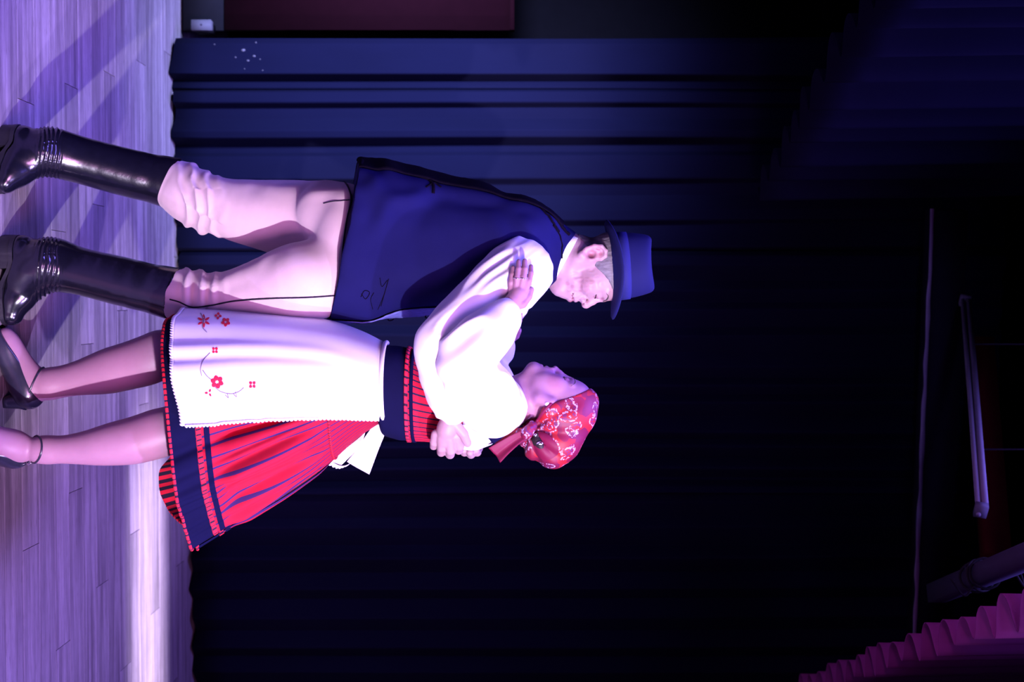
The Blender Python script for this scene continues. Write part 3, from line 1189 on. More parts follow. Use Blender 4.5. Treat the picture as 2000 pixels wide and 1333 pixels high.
S.cut(hair_cut, hh.p(-100, -90, 0) - 0.1, hh.p(60, 100, 0) + 0.1, 0.004)
v, f = S.mesh()
v = v + vnormals(v, f) * (0.0009 * vnoise(v * np.array((260, 260, 90)), 3))[:, None]
build('hair', v, f, M_HAIRG, parent=man)
SM = Surf(mV, mF)
for s in (1, -1):
    pts = [hm.p(23, 86, 6 * s), hm.p(28, 84, 14 * s), hm.p(30, 78, 24 * s), hm.p(27, 70, 33 * s)]
    q = smooth_path(pts, 14)
    q = np.array([np.array(SM.b.find_nearest(Vector(a))[0]) for a in q])
    build('eyebrow', *tube(q, np.concatenate((np.linspace(0.0016, 0.0024, 7), np.linspace(0.0024, 0.0006, 7))), 7), M_BROW, parent=man)
    pts = [hm.p(7, 82, 9 * s), hm.p(5.5, 85.5, 16 * s), hm.p(5.5, 83, 23 * s), hm.p(8, 76, 29 * s)]
    q = smooth_path(pts, 12)
    q = np.array([np.array(SM.b.find_nearest(Vector(a))[0]) for a in q])
    build('eyelash', *tube(q, 0.0015, 6), M_LASH, parent=man)

# hat: brim, crown, ribbon
hc, hs = P(1196, 527), pxm()
ht = R(4)
HU = np.array((-math.sin(ht), 0, math.cos(ht)))
HF = np.array((math.cos(ht), 0, math.sin(ht)))
HC = np.array((0, -1, 0))


def hring(h, a, c, f0=0.0, n=72, bend=0.0, twist=None):
    t = np.arange(n) * 2 * PI / n
    z = h + bend * np.cos(2 * t)
    return hc + hs * (z[:, None] * HU + (f0 + a * np.cos(t))[:, None] * HF + (c * np.sin(t))[:, None] * HC)


hat_p = [hring(14, 65, 57, -6), hring(40, 63, 55, -6), hring(60, 59, 52, -6, bend=1), hring(71, 55, 48, -6, bend=3), hring(76, 48, 41, -6, bend=3.5),
         hring(75, 36, 28, -6, bend=2), hring(69, 20, 14, -6), hring(67, 5, 4, -6)]
v, f = loft(catmull(np.arange(8), np.array(hat_p).reshape(8, -1), np.linspace(0, 7, 28)).reshape(28, 72, 3), False, True)
v = wrinkle(v, f, 0.0012, (20, 20, 20), 3, ridged=False)
hat = build('hat', v, f, M_HAT, parent=man)
br = [hring(15, 65.5, 57.5, -6), hring(11, 68, 60, -5, bend=-1), hring(7, 74, 65, -4, bend=-4), hring(4, 84, 74, -1, bend=-7), hring(4, 92, 82, 0, bend=-9), hring(6, 97, 87, 0, bend=-10),
      hring(4, 98, 88, 0, bend=-10), hring(0, 92, 83, 0, bend=-9), hring(-1, 82, 73, -1, bend=-7), hring(-3, 70, 61, -4, bend=-3), hring(-5, 62, 54, -6)]
v, f = loft(np.array(br), False, False)
build('brim', v, f, M_HAT, parent=hat)
v, f = loft([hring(13, 66, 58, -6), hring(14, 67, 59, -6), hring(31, 65.8, 57.8, -6), hring(31.5, 63, 55, -6)], False, False)
build('hat_band', v, f, M_HATB, parent=hat)

# shirt: collar and both sleeves
S = Sdf(0.0034)
S.chain([(1012, 532, -.19, 64), (1012, 532, -.19, 64)], 0.02)
S.chain([(1015, 532, -.19, 60), (960, 575, -.235, 54), (905, 622, -.275, 46), (858, 665, -.30, 40), (866, 715, -.295, 40), (880, 770, -.275, 35), (884, 797, -.262, 27)], 0.025)
S.chain([(1018, 522, .17, 58), (955, 615, .26, 48), (903, 690, .30, 40), (903, 755, .275, 38), (914, 808, .23, 28)], 0.025)
S.cone(P(1000, 500, -.12), P(1000, 500, .12), 0.075, 0.075, 0.03)
v, f = S.mesh()
px_, py_ = to_px(v)
axis = (px_ * -0.6 + py_ * 0.8)
amt = 0.35 + 0.65 * smoothstep(560, 640, py_) * (1 - 0.4 * smoothstep(780, 820, py_))
Ns = vnormals(v, f)
al = -0.77 * v[:, 2] + 0.64 * v[:, 0]
acr = 0.64 * v[:, 2] + 0.77 * v[:, 0]
wq = np.column_stack((al * 9, acr * 30 + 0.8 * vnoise(v * 10, 13), v[:, 1] * 16))
v = v + Ns * (0.0075 * amt * (1 - 2 * np.abs(vnoise(wq, 11))))[:, None]
sh = np.exp(-(np.hypot(px_ - 975, py_ - 520) / 60)**2)
v = v + Ns * (0.004 * sh * np.sin(acr * 210 + 2 * vnoise(v * 14, 14)))[:, None]
v = laplace(v, f, 4, 0.5)
shirt = build('shirt', v, f, M_SHIRT, parent=man)
SHV, SHF = v, f
col_r = [ring_px((1108, 452), (1066, 545), 0.088, 0.0, 64, 2.2), ring_px((1122, 460), (1079, 547), 0.078, 0.0, 64, 2.2),
         ring_px((1130, 463), (1084, 548), 0.075, 0.0, 64, 2.2), ring_px((1127, 465), (1081, 543), 0.070, 0.0, 64, 2.2), ring_px((1108, 462), (1066, 535), 0.07, 0.0, 64, 2.2)]
v, f = loft(col_r, False, False)
build('collar', v, f, M_SHIRT, parent=shirt)
# cuff ring at the near wrist
cq = (P(884, 797, -.262), P(886, 811, -.254))
v, f = tube([cq[0], cq[1]], 25 * pxm(-.25), 24)
build('cuff', v, f, M_SHIRT, parent=shirt)

# waistcoat
vr = [((700, 316), (642, 626), .205), ((708, 317), (650, 628), .225), ((760, 325), (716, 628), .215), ((850, 344), (805, 613), .195), ((930, 363), (900, 606), .195), ((1000, 385), (975, 600), .205),
      ((1045, 404), (1022, 590), .200), ((1078, 424), (1048, 577), .165), ((1100, 442), (1068, 562), .122), ((1122, 458), (1082, 549), .088)]
rows = loft_px(vr, 96, 96, 2.7)
_st = np.sign(np.sin(np.arange(96) * 2 * PI / 96)) * np.abs(np.sin(np.arange(96) * 2 * PI / 96))**0.74
rows[:, :, 2] += (0.036 * np.exp(-(np.arange(96) / 26.0)**2))[:, None] * _st[None, :]
V, F = loft(rows, True, False)
vx, vy = to_px(V)
V = wrinkle(V, F, 0.014, (6, 6, 4.5), 21, 0.9, 0.5 + 0.5 * smoothstep(640, 760, vx), ridged=False)
V = wrinkle(V, F, 0.0035, (15, 15, 12), 22, 0.8, ridged=False)
VV, VF = V, F
vest = build('waistcoat', V, F, M_VEST, parent=man)
VG = V.reshape(96, 96, 3)
SV = Surf(V, F)
# dark trim down the back outline, front braid with its lit edge painted pale, loops, shoulder braid, embroidery
Nn = vnormals(V, F).reshape(96, 96, 3)
if Nn[40, 24, 1] > 0:
    Nn = -Nn
bk = VG[:84, 38:54] + Nn[:84, 38:54] * 0.003
v, f = loft(bk, closed=False)
v, f = thicken(v, f, 0.003)
v = v + 0.0007 * np.column_stack([vnoise(v * 160, k) for k in range(3)])
build('back_trim', v, f, M_TRIM, parent=vest)
fr = np.concatenate((VG[2:62, -1:], VG[2:62, 0:5]), 1) + np.concatenate((Nn[2:62, -1:], Nn[2:62, 0:5]), 1) * 0.004
v, f = loft(fr, closed=False)
v, f = thicken(v, f, 0.003)
v = v + 0.0010 * np.column_stack([vnoise(v * 200, k) for k in range(3)])
build('front_braid', v, f, M_BRD, parent=vest)
for t in (6, 12, 19, 27, 35):
    c = VG[t, 0] + Nn[t, 0] * 0.008
    th = np.arange(16) * 2 * PI / 16
    ring = c + 0.009 * np.cos(th)[:, None] * np.array((0.35, -0.3, -0.85)) + 0.005 * np.sin(th)[:, None] * np.array((0.9, 0.2, 0.3))
    build('braid_loop', *tube(ring, 0.0018, 6, True), M_TRIM, parent=vest)
for pts, r in ((((1062, 402), (1075, 415), (1088, 432), (1098, 446), (1110, 458)), .0045), (((1056, 405), (1068, 420), (1080, 436), (1090, 452)), .0028), (((1080, 440), (1092, 458), (1097, 478), (1096, 505), (1090, 530)), .0018)):
    q = SV.path(pts, 24, 0.002)
    q = q + 0.0022 * np.column_stack([vnoise(q * 120, k + 5) for k in range(3)])
    build('shoulder_braid', *tube(q, r, 7), M_TRIM, parent=vest)
for pts, r in ((((790, 338), (815, 345), (838, 352), (870, 360)), .0018), (((838, 350), (846, 362), (846, 378)), .0045), (((832, 366), (848, 358), (862, 366)), .0024), (((838, 354), (852, 350), (868, 356)), .0022),
               (((742, 543), (746, 560), (757, 548), (750, 575), (738, 605)), .0009), (((759, 545), (752, 570), (744, 598)), .0009), (((705, 580), (712, 568), (722, 572), (714, 584), (706, 574)), .0010),
               (((728, 604), (724, 585), (730, 572)), .0008)):
    build('embroidery', *tube(SV.path(pts, 22, 0.0008), r, 6), M_TRIM, parent=vest)
# waistcoat lining lip at the hem
build('hem_lining', *tube(np.vstack([VG[1]]), 0.003, 6, True), M_TRIM, parent=vest)

# trousers
S = Sdf(0.0036)
S.ell(P(676, 485), np.array((128, 0, 66)) * pxm() + np.array((0, .16, 0)), None, 0.03)
S.ell(P(640, 420, .03), np.array((68, 0, 62)) * pxm() + np.array((0, .13, 0)), None, 0.03)
S.chain([(655, 540, -.07, 70), (590, 552, -.09, 67), (530, 564, -.075, 55), (450, 577, -.05, 41), (390, 577, -.03, 39), (366, 576, -.02, 40), (348, 575, -.018, 38), (338, 574, -.015, 34), (322, 571, -.015, 30)], 0.03)
S.chain([(640, 432, .085, 74), (600, 432, .085, 67), (545, 427, .08, 63), (480, 413, .065, 53), (430, 403, .07, 46), (400, 396, .075, 45), (370, 379, .09, 46), (352, 366, .103, 40), (338, 359, .105, 35), (322, 354, .10, 30)], 0.03)


def waist_cut(X, Y, Z):
    return CAMH + (720 - 1000) * pxm() - Z + 0 * X + 0 * Y


S.cut(waist_cut, P(720, 300, -.3), P(800, 700, .3), 0.002)
v, f = S.mesh()
px_, py_ = to_px(v)
nearleg = smoothstep(470, 500, py_)
# bunched cloth above the boots
k = (1 - smoothstep(385, 455, px_)) * smoothstep(340, 362, px_)
cyl = np.where(nearleg > 0.5, 575, 378)
ph = px_ * (2 * PI / 27.0) + 0.022 * (py_ - cyl) * np.where(v[:, 1] < Y0, 1, -1) + 3.0 * vnoise(v * 11, 31) + 1.2 * vnoise(v * 26, 32)
N = vnormals(v, f)
am = 0.6 + 0.5 * vnoise(v * np.array((14, 14, 9)), 36)
v = v + N * (0.0085 * k * am * (np.sin(ph) - 0.25 * np.sin(2 * ph + 1)))[:, None]
v = wrinkle(v, f, 0.0060, (10, 10, 7), 35, 0.9, ridged=False)
v = laplace(v, f, 2, 0.5)
trou = build('trousers', v, f, M_TROU, parent=man)
ST = Surf(v, f)
for pts in (((332, 585), (350, 590), (375, 600), (410, 597), (460, 588), (530, 583), (600, 581), (659, 577)),
            ((659, 577), (664, 545), (668, 500), (671, 470), (677, 430), (685, 392), (681, 370), (672, 354)),
            ((683, 391), (665, 393), (650, 394), (632, 398))):
    build('cord', *tube(ST.path(pts, 60, 0.0012), 0.0021 if pts[0][0] != 683 else 0.0012, 7), M_CORD, parent=trou)


# boots
def sub_mesh_cut(S, fn, lo, hi):
    S.cut(fn, lo, hi, 0.003)


def boot(shaft, foot, instep, ankle_ix, dyf, heel_iy):
    """shaft/foot: chains of (ix, iy, dy, r)"""
    S = Sdf(0.0032)
    S.chain(shaft, 0.02)
    S.chain(foot, 0.018, 1.15)
    S.chain(instep, 0.025)
    top = P(*shaft[0][:3])
    ax = P(*shaft[0][:3]) - P(*shaft[1][:3])
    ax /= np.linalg.norm(ax)
    q0 = top - ax * 0.012

    def cut_top(X, Y, Z):
        return -((X - q0[0]) * ax[0] + (Y - q0[1]) * ax[1] + (Z - q0[2]) * ax[2])
    S.cut(cut_top, top - 0.15, top + 0.15, 0.002)
    heel = P(*foot[0][:3])
    toe = P(*foot[-1][:3])
    fd = (toe - heel) * (1, 1, 0)
    L = np.linalg.norm(fd)
    fd /= L

    def sole_h(X, Y):
        t = np.clip(((X - heel[0]) * fd[0] + (Y - heel[1]) * fd[1]) / L, -0.3, 1.3)
        return 0.043 - 0.030 * smoothstep(0.15, 0.62, t)

    def cut_sole(X, Y, Z):
        return Z - sole_h(X, Y)
    lo, hi = np.minimum(heel, toe) - 0.12, np.maximum(heel, toe) + 0.12
    S.cut(cut_sole, lo, hi, 0.002)
    v, f = S.mesh()
    px_, py_ = to_px(v)
    N = vnormals(v, f)
    k = np.exp(-((px_ - ankle_ix) / 22.0)**4)
    ph = px_ * (2 * PI / 8.5) + 0.10 * (py_) + 3.2 * vnoise(v * 24, 41)
    v = v + N * (0.0040 * k * (0.75 + 0.5 * vnoise(v * 30, 44)) * np.sin(ph))[:, None]
    v = wrinkle(v, f, 0.0010, (20, 20, 12), 43, 0.6, 1 - 0.5 * k, ridged=False)
    v = laplace(v, f, 1, 0.4)
    b = build('boot', v, f, M_BOOT, parent=man)
    # sole and heel follow the foot's outline
    for nm, hi_, lo_, t0, t1, grow in (('sole', 0.0, -0.011, -9, 9, 1.04), ('heel', -0.011, None, -9, 0.30, 0.98)):
        ss = [heel + fd * s for s in np.linspace(-0.06, L + 0.05, 46)]
        sd = np.array((-fd[1], fd[0], 0))
        prof = []
        for s in np.linspace(-0.055, L + 0.045, 46):
            r = 0
            for (a, bq) in zip(foot, foot[1:]):
                pa, pb = P(*a[:3]), P(*bq[:3])
                sa, sb2 = (pa - heel).dot(fd), (pb - heel).dot(fd)
                ra, rb = a[3] * pxm(dyf), bq[3] * pxm(dyf)
                for u in np.linspace(0, 1, 9):
                    rr, sc_ = ra + (rb - ra) * u, sa + (sb2 - sa) * u
                    d = rr * rr - (s - sc_)**2
                    if d > 0:
                        r = max(r, math.sqrt(d))
            if r > 0.004:
                prof.append((s, r * grow * 1.12))
        prof = [p for p in prof if t0 <= p[0] / L <= t1]
        out = [heel + fd * s + sd * r for s, r in prof] + [heel + fd * s - sd * r for s, r in reversed(prof)]
        out = np.array(out)
        h = np.array([float(sole_h(np.array(p[0]), np.array(p[1]))) for p in out])
        top_, bot_ = out.copy(), out.copy()
        top_[:, 2] = np.maximum(h + hi_, 0.004)
        bot_[:, 2] = 0.0 if lo_ is None else np.maximum(h + lo_, 0.0005)
        vv, ff = loft([bot_, top_], True, True)
        build(nm, vv, ff, M_SOLE, parent=b, smooth=False)
    # pinked top edge
    s = np.cross(ax, (0, 1, 0))
    s /= np.linalg.norm(s)
    u = np.cross(s, ax)
    th = np.arange(120) * 2 * PI / 120
    rt = shaft[0][3] * pxm(shaft[0][2]) + 0.001
    zig = 0.0018 * np.sign(np.sin(th * 30))
    ring = q0 + rt * (np.cos(th)[:, None] * s + np.sin(th)[:, None] * u) + ax * zig[:, None]
    build('top_edge', *tube(ring, 0.0028, 6, True), M_BOOT, parent=b)
    # back seam strip
    return b


boot([(350, 577, -.015, 46), (335, 573, -.015, 45.5), (230, 548, -.018, 44), (140, 526, -.02, 42), (115, 519, -.02, 43), (92, 513, -.02, 43)],
     [(44, 494, -.02, 35), (40, 545, -.02, 28), (32, 585, -.022, 27), (24, 615, -.026, 21)],
     [(92, 515, -.03, 45), (66, 535, -.025, 42), (48, 575, -.022, 26)], 92, -.02, 460)
boot([(350, 363, .11, 45), (335, 358, .108, 45), (230, 333, .064, 43), (140, 308, .022, 41), (115, 300, .008, 39), (92, 294, 0, 39)],
     [(44, 281, -.01, 36), (36, 315, -.03, 29), (22, 340, -.045, 26), (10, 358, -.06, 20)],
     [(92, 296, 0, 40), (66, 305, -.01, 37), (42, 332, -.03, 26)], 96, -.02, 248)
print('man done')

# ------------------------------------------------------------------ THE WOMAN
S = Sdf(BODY_H)
hw = Head(S, 1068, 785, 0.0, R(23), -1)
hw.ell(42, 2, 0, 54, 60, 51, 8)
hw.ell(14, 26, 0, 48, 34, 42, 8)
for s in (-1, 1):
    hw.cap((-16, 4, 36 * s), (-47, 44, 8 * s), 13, 12, 9)
    hw.cap((4, 2, 42 * s), (-16, 4, 38 * s), 13, 13, 8)
    hw.ell(2, 39, 27 * s, 15, 15, 13, 14)
    hw.ell(-20, 30, 24 * s, 20, 22, 15, 14)
    hw.cap((28, 56, 5 * s), (31, 47, 29 * s), 5, 5, 6)
    hw.cutell(16, 62, 16 * s, 9, 8, 11, 6)
    hw.ell(17, 51, 16.5 * s, 7.5, 8.5, 10, 2.5)
    hw.ell(-14.5, 60, 8.5 * s, 5.0, 6.2, 4.4, 2.5)
    hw.ear(19, -6, 43, 0.82, s)
hw.ell(-49, 49, 0, 12, 12.5, 14, 6)
hw.ell(-26, 46, 0, 19, 18, 23, 8)
hw.cap((-46, 42, 0), (-56, 8, 0), 15, 24, 14)
hw.cap((21, 56, 0), (2, 61, 0), 5.2, 5.2, 6)
hw.cap((2, 61, 0), (-10, 65, 0), 5.2, 6.2, 4)
hw.cap((-15, 59, 0), (-20, 58.5, 0), 3.4, 3, 4)
hw.line([(-29, 49, 15), (-26.5, 57, 7), (-27, 59.5, 2), (-27, 59.5, -2), (-26.5, 57, -7), (-29, 49, -15)], 3.9, 3)
hw.line([(-31, 49, 14), (-36.5, 56, 7), (-37, 57.5, 0), (-36.5, 56, -7), (-31, 49, -14)], 4.6, 3)
for a, b in (((-31, 50, 18), (-31.5, 60, 8)), ((-31.5, 60, 8), (-32, 63, 0)), ((-32, 63, 0), (-31.5, 60, -8)), ((-31.5, 60, -8), (-31, 50, -18))):
    pa, pb = hw.p(*a), hw.p(*b)

    def fn(X, Y, Z, pa=pa, pb=pb, r=1.5 * hw.s):
        ab = pb - pa
        t = np.clip(((X - pa[0]) * ab[0] + (Y - pa[1]) * ab[1] + (Z - pa[2]) * ab[2]) / ab.dot(ab), 0, 1)
        return np.sqrt((X - pa[0] - t * ab[0])**2 + (Y - pa[1] - t * ab[1])**2 + (Z - pa[2] - t * ab[2])**2) - r
    S.cut(fn, np.minimum(pa, pb) - 0.004, np.maximum(pa, pb) + 0.004, 2.5 * hw.s)
for s in (-1, 1):
    hw.cutell(-16.5, 64, 4.2 * s, 2.6, 3.4, 2.0, 1.5)
# neck and trunk
S.cone(P(1058, 778), P(985, 795), 35 * pxm(), 40 * pxm(), 0.016)
S.cone(P(978, 797, -.12), P(978, 790, .12), 0.042, 0.042, 0.03)
S.ell(P(915, 790), (0.095, 0.13, 0.15), None, 0.05)
S.ell(P(800, 772, -.03), (0.085, 0.09, 0.13), None, 0.05)
S.ell(P(690, 758, -.09), (0.085, 0.10, 0.12), None, 0.04)
# far leg (foot flat, heel towards the back) and near leg
S.chain([(630, 740, .0, 56), (450, 712, .04, 50), (330, 690, .015, 42), (300, 700, .012, 41), (274, 709, .012, 41.5), (225, 722, .01, 40), (190, 731, .006, 34), (150, 740, .0, 27.5),
         (110, 748, -.005, 25), (85, 752, -.01, 27)], 0.02)
S.chain([(58, 772, -.012, 22), (60, 745, -.015, 23), (38, 712, -.022, 21), (20, 680, -.03, 19), (10, 655, -.036, 13)], 0.02)
S.chain([(630, 790, -.09, 56), (450, 815, -.13, 48), (335, 840, -.17, 42), (300, 850, -.18, 41), (263, 861, -.19, 39.5), (225, 867, -.195, 36), (188, 873, -.2, 30), (150, 877, -.2, 24),
         (112, 879, -.2, 21), (75, 879, -.2, 25)], 0.02)
S.chain([(30, 884, -.19, 24), (30, 872, -.215, 25), (-5, 862, -.25, 23), (-38, 850, -.30, 21), (-52, 842, -.33, 14)], 0.02)
# near arm in its sleeve, hand on his sleeve
S.chain([(970, 802, -.16, 32), (925, 752, -.28, 28), (905, 702, -.36, 22), (948, 655, -.345, 20), (988, 612, -.325, 14)], 0.015)
hand(S, [(988, 612, -.325, 15), (1000, 592, -.318, 16), (1013, 574, -.31, 17)],
     [[(1025, 567, -.312, 7.6), (1033, 549, -.314, 6.2), (1037, 534, -.306, 5.6), (1037, 521, -.294, 4.9)],
      [(1017, 564, -.316, 7.6), (1022, 543, -.320, 6.4), (1025, 526, -.313, 5.8), (1025, 510, -.300, 5.0)],
      [(1008, 564, -.315, 7.4), (1010, 543, -.320, 6.2), (1012.5, 526, -.313, 5.7), (1013, 511, -.301, 4.9)],
      [(999, 569, -.308, 7.0), (998, 552, -.313, 5.7), (1000, 537, -.309, 5.2), (1002, 523, -.300, 4.5)]],
     [(1003, 600, -.322, 10), (1021, 594, -.315, 8.6), (1032, 580, -.305, 7.6), (1037, 566, -.298, 6.4)])
# far arm and hand
S.chain([(965, 785, .15, 32), (935, 735, .24, 28), (935, 700, .29, 22), (965, 680, .25, 19), (985, 668, .2, 14)], 0.015)
hand(S, [(985, 668, .2, 14), (995, 655, .18, 15), (1000, 643, .165, 15)],
     [[(1007, 640, .165, 8), (1013, 626, .16, 7), (1014, 614, .15, 6.4), (1012, 606, .14, 5.6)],
      [(1001, 637, .165, 8), (1006, 622, .16, 7), (1006, 609, .15, 6.4), (1004, 600, .14, 5.6)],
      [(994, 637, .165, 8), (997, 622, .16, 7), (998, 610, .15, 6.4), (996, 602, .14, 5.6)],
      [(988, 640, .165, 7), (989, 628, .16, 6.4), (989, 618, .15, 5.8), (988, 611, .14, 5)]],
     [(996, 662, .185, 9), (1007, 656, .17, 8), (1012, 646, .16, 7)])
wV, wF = S.mesh()
wV = laplace(wV, wF, 1, 0.4)
_sm = laplace(wV, wF, 30, 0.5)
_k = np.zeros(len(wV))
for s in (-1, 1):
    _k = np.maximum(_k, 1 - smoothstep(0.020, 0.058, np.linalg.norm(wV - hw.p(-16, 28, 36 * s), axis=1)))
wV = wV + _k[:, None] * (_sm - wV)
wom_base = P(20, 800, -.08)
wom_base[2] = 0
spots = [(hw.p(-32, 56, 0), 0.016, (0.92, 0.48, 0.56)), (hw.p(-32, 53, 10), 0.010, (0.92, 0.5, 0.58)), (hw.p(-32, 53, -10), 0.010, (0.92, 0.5, 0.58)),
         (hw.p(-2, 42, 34), 0.030, (1.0, 0.86, 0.88)), (hw.p(19, 52, 22), 0.014, (0.82, 0.62, 0.72))]
for s in (1, -1):  # crease shade painted at mouth, nostrils, nose wings and lids
    spots += [(hw.p(-31.5, 58, 6 * s), 0.005, (0.62, 0.24, 0.34)), (hw.p(-31, 52, 15 * s), 0.0055, (0.55, 0.22, 0.32)), (hw.p(-16, 64, 4.5 * s), 0.004, (0.4, 0.16, 0.22)),
              (hw.p(12, 57, 18 * s), 0.008, (0.72, 0.48, 0.60)), (hw.p(-13, 58, 12 * s), 0.006, (0.80, 0.52, 0.60))]
wom = build('person', wV, wF, M_SKIN_W, base=wom_base, col=tint_of(wV, spots))
tag(wom, 'woman in a red headscarf, white blouse and apron, leaning back in the man\'s arms', 'person')
print('woman body', len(wV))
SW = Surf(wV, wF)
wN = vnormals(wV, wF)
for s in (1, -1):
    q = smooth_path([hw.p(30, 60, 7 * s), hw.p(34, 57, 15 * s), hw.p(34, 51, 24 * s), hw.p(30, 44, 31 * s)], 14)
    q = np.array([np.array(SW.b.find_nearest(Vector(a))[0]) for a in q])
    build('eyebrow', *tube(q, np.concatenate((np.linspace(0.0008, 0.0014, 7), np.linspace(0.0014, 0.0005, 7))), 7), M_BROW, parent=wom)
    q = smooth_path([hw.p(12, 58, 8 * s), hw.p(10.5, 60.5, 15 * s), hw.p(11, 57, 23 * s), hw.p(14, 50, 29 * s)], 12)
    q = np.array([np.array(SW.b.find_nearest(Vector(a))[0]) for a in q])
    build('eyelash', *tube(q, 0.0014, 6), M_LASH, parent=wom)
# hair showing at temple and nape
S = Sdf(0.0024)
hh = Head(S, 1068, 785, 0.0, R(23), -1)
hh.ell(42, 0, 0, 54.5, 60.5, 50, 8)
ha, hb = hh.p(78, 60, 0), hh.p(-6, -12, 0)
hd = (hb - ha) / np.linalg.norm(hb - ha)
hn = np.array((hd[2], 0, -hd[0]))
if hn.dot(hh.f) < 0:
    hn = -hn
S.cut(lambda X, Y, Z: -((X - ha[0]) * hn[0] + (Z - ha[2]) * hn[2] + 0 * Y - 0.004 * np.sin(Z * 90)), hh.p(-80, 100, 0) - 0.25, hh.p(60, 60, 0) + 0.25, 0.004)
v, f = S.mesh()
build('hair', v, f, M_HAIRD, parent=wom)
# earring
for s in (1, -1):
    e = hw.p(0, -2, 53 * s)
    th = np.arange(14) * 2 * PI / 14
    v, f = loft([e + 0.0065 * (math.cos(a) * np.cos(th)[:, None] * hw.u + math.cos(a) * np.sin(th)[:, None] * hw.f) + 0.0065 * math.sin(a) * hw.c for a in np.linspace(-1.5, 1.5, 9)])
    build('earring', v, f, M_PEARL, parent=wom)
# rings
for a, b, r in (((1010.5, 545, -.3195), (1011, 541, -.319), 6.9), ((1021.7, 545, -.3195), (1022.4, 541, -.319), 7.1)):
    pa, pb = P(*a), P(*b)
    d = (pb - pa) / np.linalg.norm(pb - pa)
    s = np.cross(d, (0, 1, 0))
    s /= np.linalg.norm(s)
    u = np.cross(s, d)
    th = np.arange(24) * 2 * PI / 24
    ring = pa + r * pxm(-.31) * (np.cos(th)[:, None] * s + np.sin(th)[:, None] * u)
    build('ring', *tube(ring, 0.0014, 6, True), M_METAL, parent=wom)

# headscarf: cap over skull and knotted hair, two loops, knot, tail
S = Sdf(0.003)
hwS = Head(S, 1068, 785, 0.0, R(23), -1)
hwS.ell(45, -2, 0, 57, 64, 55, 10)
hwS.ell(50, -62, 0, 45, 54, 47, 22)
hwS.ell(18, -76, 0, 32, 36, 38, 20)
hwS.cap((72, 33, 0), (60, 26, 0), 20, 35, 12)
for s in (-1, 1):
    hwS.ell(20, -14, 27 * s, 26, 26, 32, 12)
hwS.ell(-4, -66, 4, 22, 26, 28, 16)
fa, fb = hwS.p(72, 62, 0), hwS.p(-14, -22, 0)
fdir = fb - fa
fdir /= np.linalg.norm(fdir)
fn_ = np.array((fdir[2], 0, -fdir[0]))
if fn_.dot(hwS.f) < 0:
    fn_ = -fn_


def cut_face(X, Y, Z):
    # remove in front of the slanting front edge
    return -((X - fa[0]) * fn_[0] + (Z - fa[2]) * fn_[2] + 0 * Y - 0.25 * np.maximum(np.abs(Y - Y0) - 0.03, 0) * 0)


S.cut(cut_face, hwS.p(-80, 100, 0) - 0.25, hwS.p(60, 60, 0) + 0.25, 0.003)
v, f = S.mesh()
N = vnormals(v, f)
knot = P(1034, 842, -.055)
dk = v - knot
rk = np.linalg.norm(dk, axis=1)
ak = np.arctan2(dk[:, 2], dk[:, 0])
k = np.exp(-((rk - 0.075) / 0.075)**2) * (v[:, 1] < Y0)
v = v + N * (k * (0.0065 - 0.0090 * np.abs(np.sin(ak * 5.5 + 1.2 * vnoise(v * 10, 51)))**4))[:, None]
v = wrinkle(v, f, 0.002, (20, 20, 20), 53, 0.8, ridged=False)
v = laplace(v, f, 1, 0.5)
scarf = build('headscarf', v, f, M_SCARF, parent=wom)
SS = Surf(v, f)
# rolled front edge
q = SS.path([(1145, 757), (1118, 766), (1093, 776), (1070, 796), (1050, 822), (1040, 838)], 30, 0.001)
build('rolled_edge', *tube(q, 0.0042, 8), M_SCARFP, parent=scarf)
# knot
S = Sdf(0.0025)
S.chain([(1040, 832, -.066, 9), (1028, 848, -.072, 11)], 0.01)
S.chain([(1034, 838, -.08, 7), (1030, 846, -.082, 8)], 0.01)
v, f = S.mesh()
v = wrinkle(v, f, 0.0015, (60, 60, 60), 55, 0.5)
build('knot', v, f, M_SCARF, parent=scarf)


def strip(path, w0, w1, nrm, m=22, n=9, curl=0.0, thick=0.0022, seed=0):
    """tapering cloth strip"""
    path = smooth_path(path, m)
    T = np.gradient(path, axis=0)
    T /= np.linalg.norm(T, axis=1)[:, None]
    rows = []
    for i in range(m):
        t = i / (m - 1)
        s = np.cross(T[i], nrm)
        s /= np.linalg.norm(s)
        u = np.cross(s, T[i])
        a = np.linspace(-1, 1, n)
        w = w0 + (w1 - w0) * t
        rows.append(path[i] + (a * w)[:, None] * s + (curl * w * (a * a - 0.4) + 0.12 * w * np.sin(a * 5 + seed))[:, None] * u)
    v, f = loft(rows, closed=False)
    return thicken(v, f, thick)


v, f = strip([P(1030, 846, -.075), P(1008, 858, -.08), P(985, 874, -.08), P(966, 889, -.075)], 0.010, 0.024, np.array((0, -1.0, 0.1)), curl=0.5)
v2, f2 = strip([P(1028, 842, -.06), P(1006, 846, -.06), P(984, 856, -.055), P(968, 868, -.05)], 0.009, 0.016, np.array((0, -1.0, 0.3)), curl=-0.4, seed=2)
build('scarf_tail', v, f, M_SCARFP, parent=scarf)
build('scarf_tail', v2, f2, M_SCARF, parent=scarf)
# plain crimson fold where the cloth turns over
def patch(surf, poly, off, th, nr=7):
    poly = smooth_path(np.vstack((poly, poly[:1])), 41)[:-1]
    c = poly.mean(0)
    rows = [[surf.hit(*(c + (p - c) * r), off + 0.004 * (1 - r * r)) for p in poly] for r in np.linspace(0.05, 1, nr)]
    v, f = loft(np.array(rows), True, False)
    return v, f


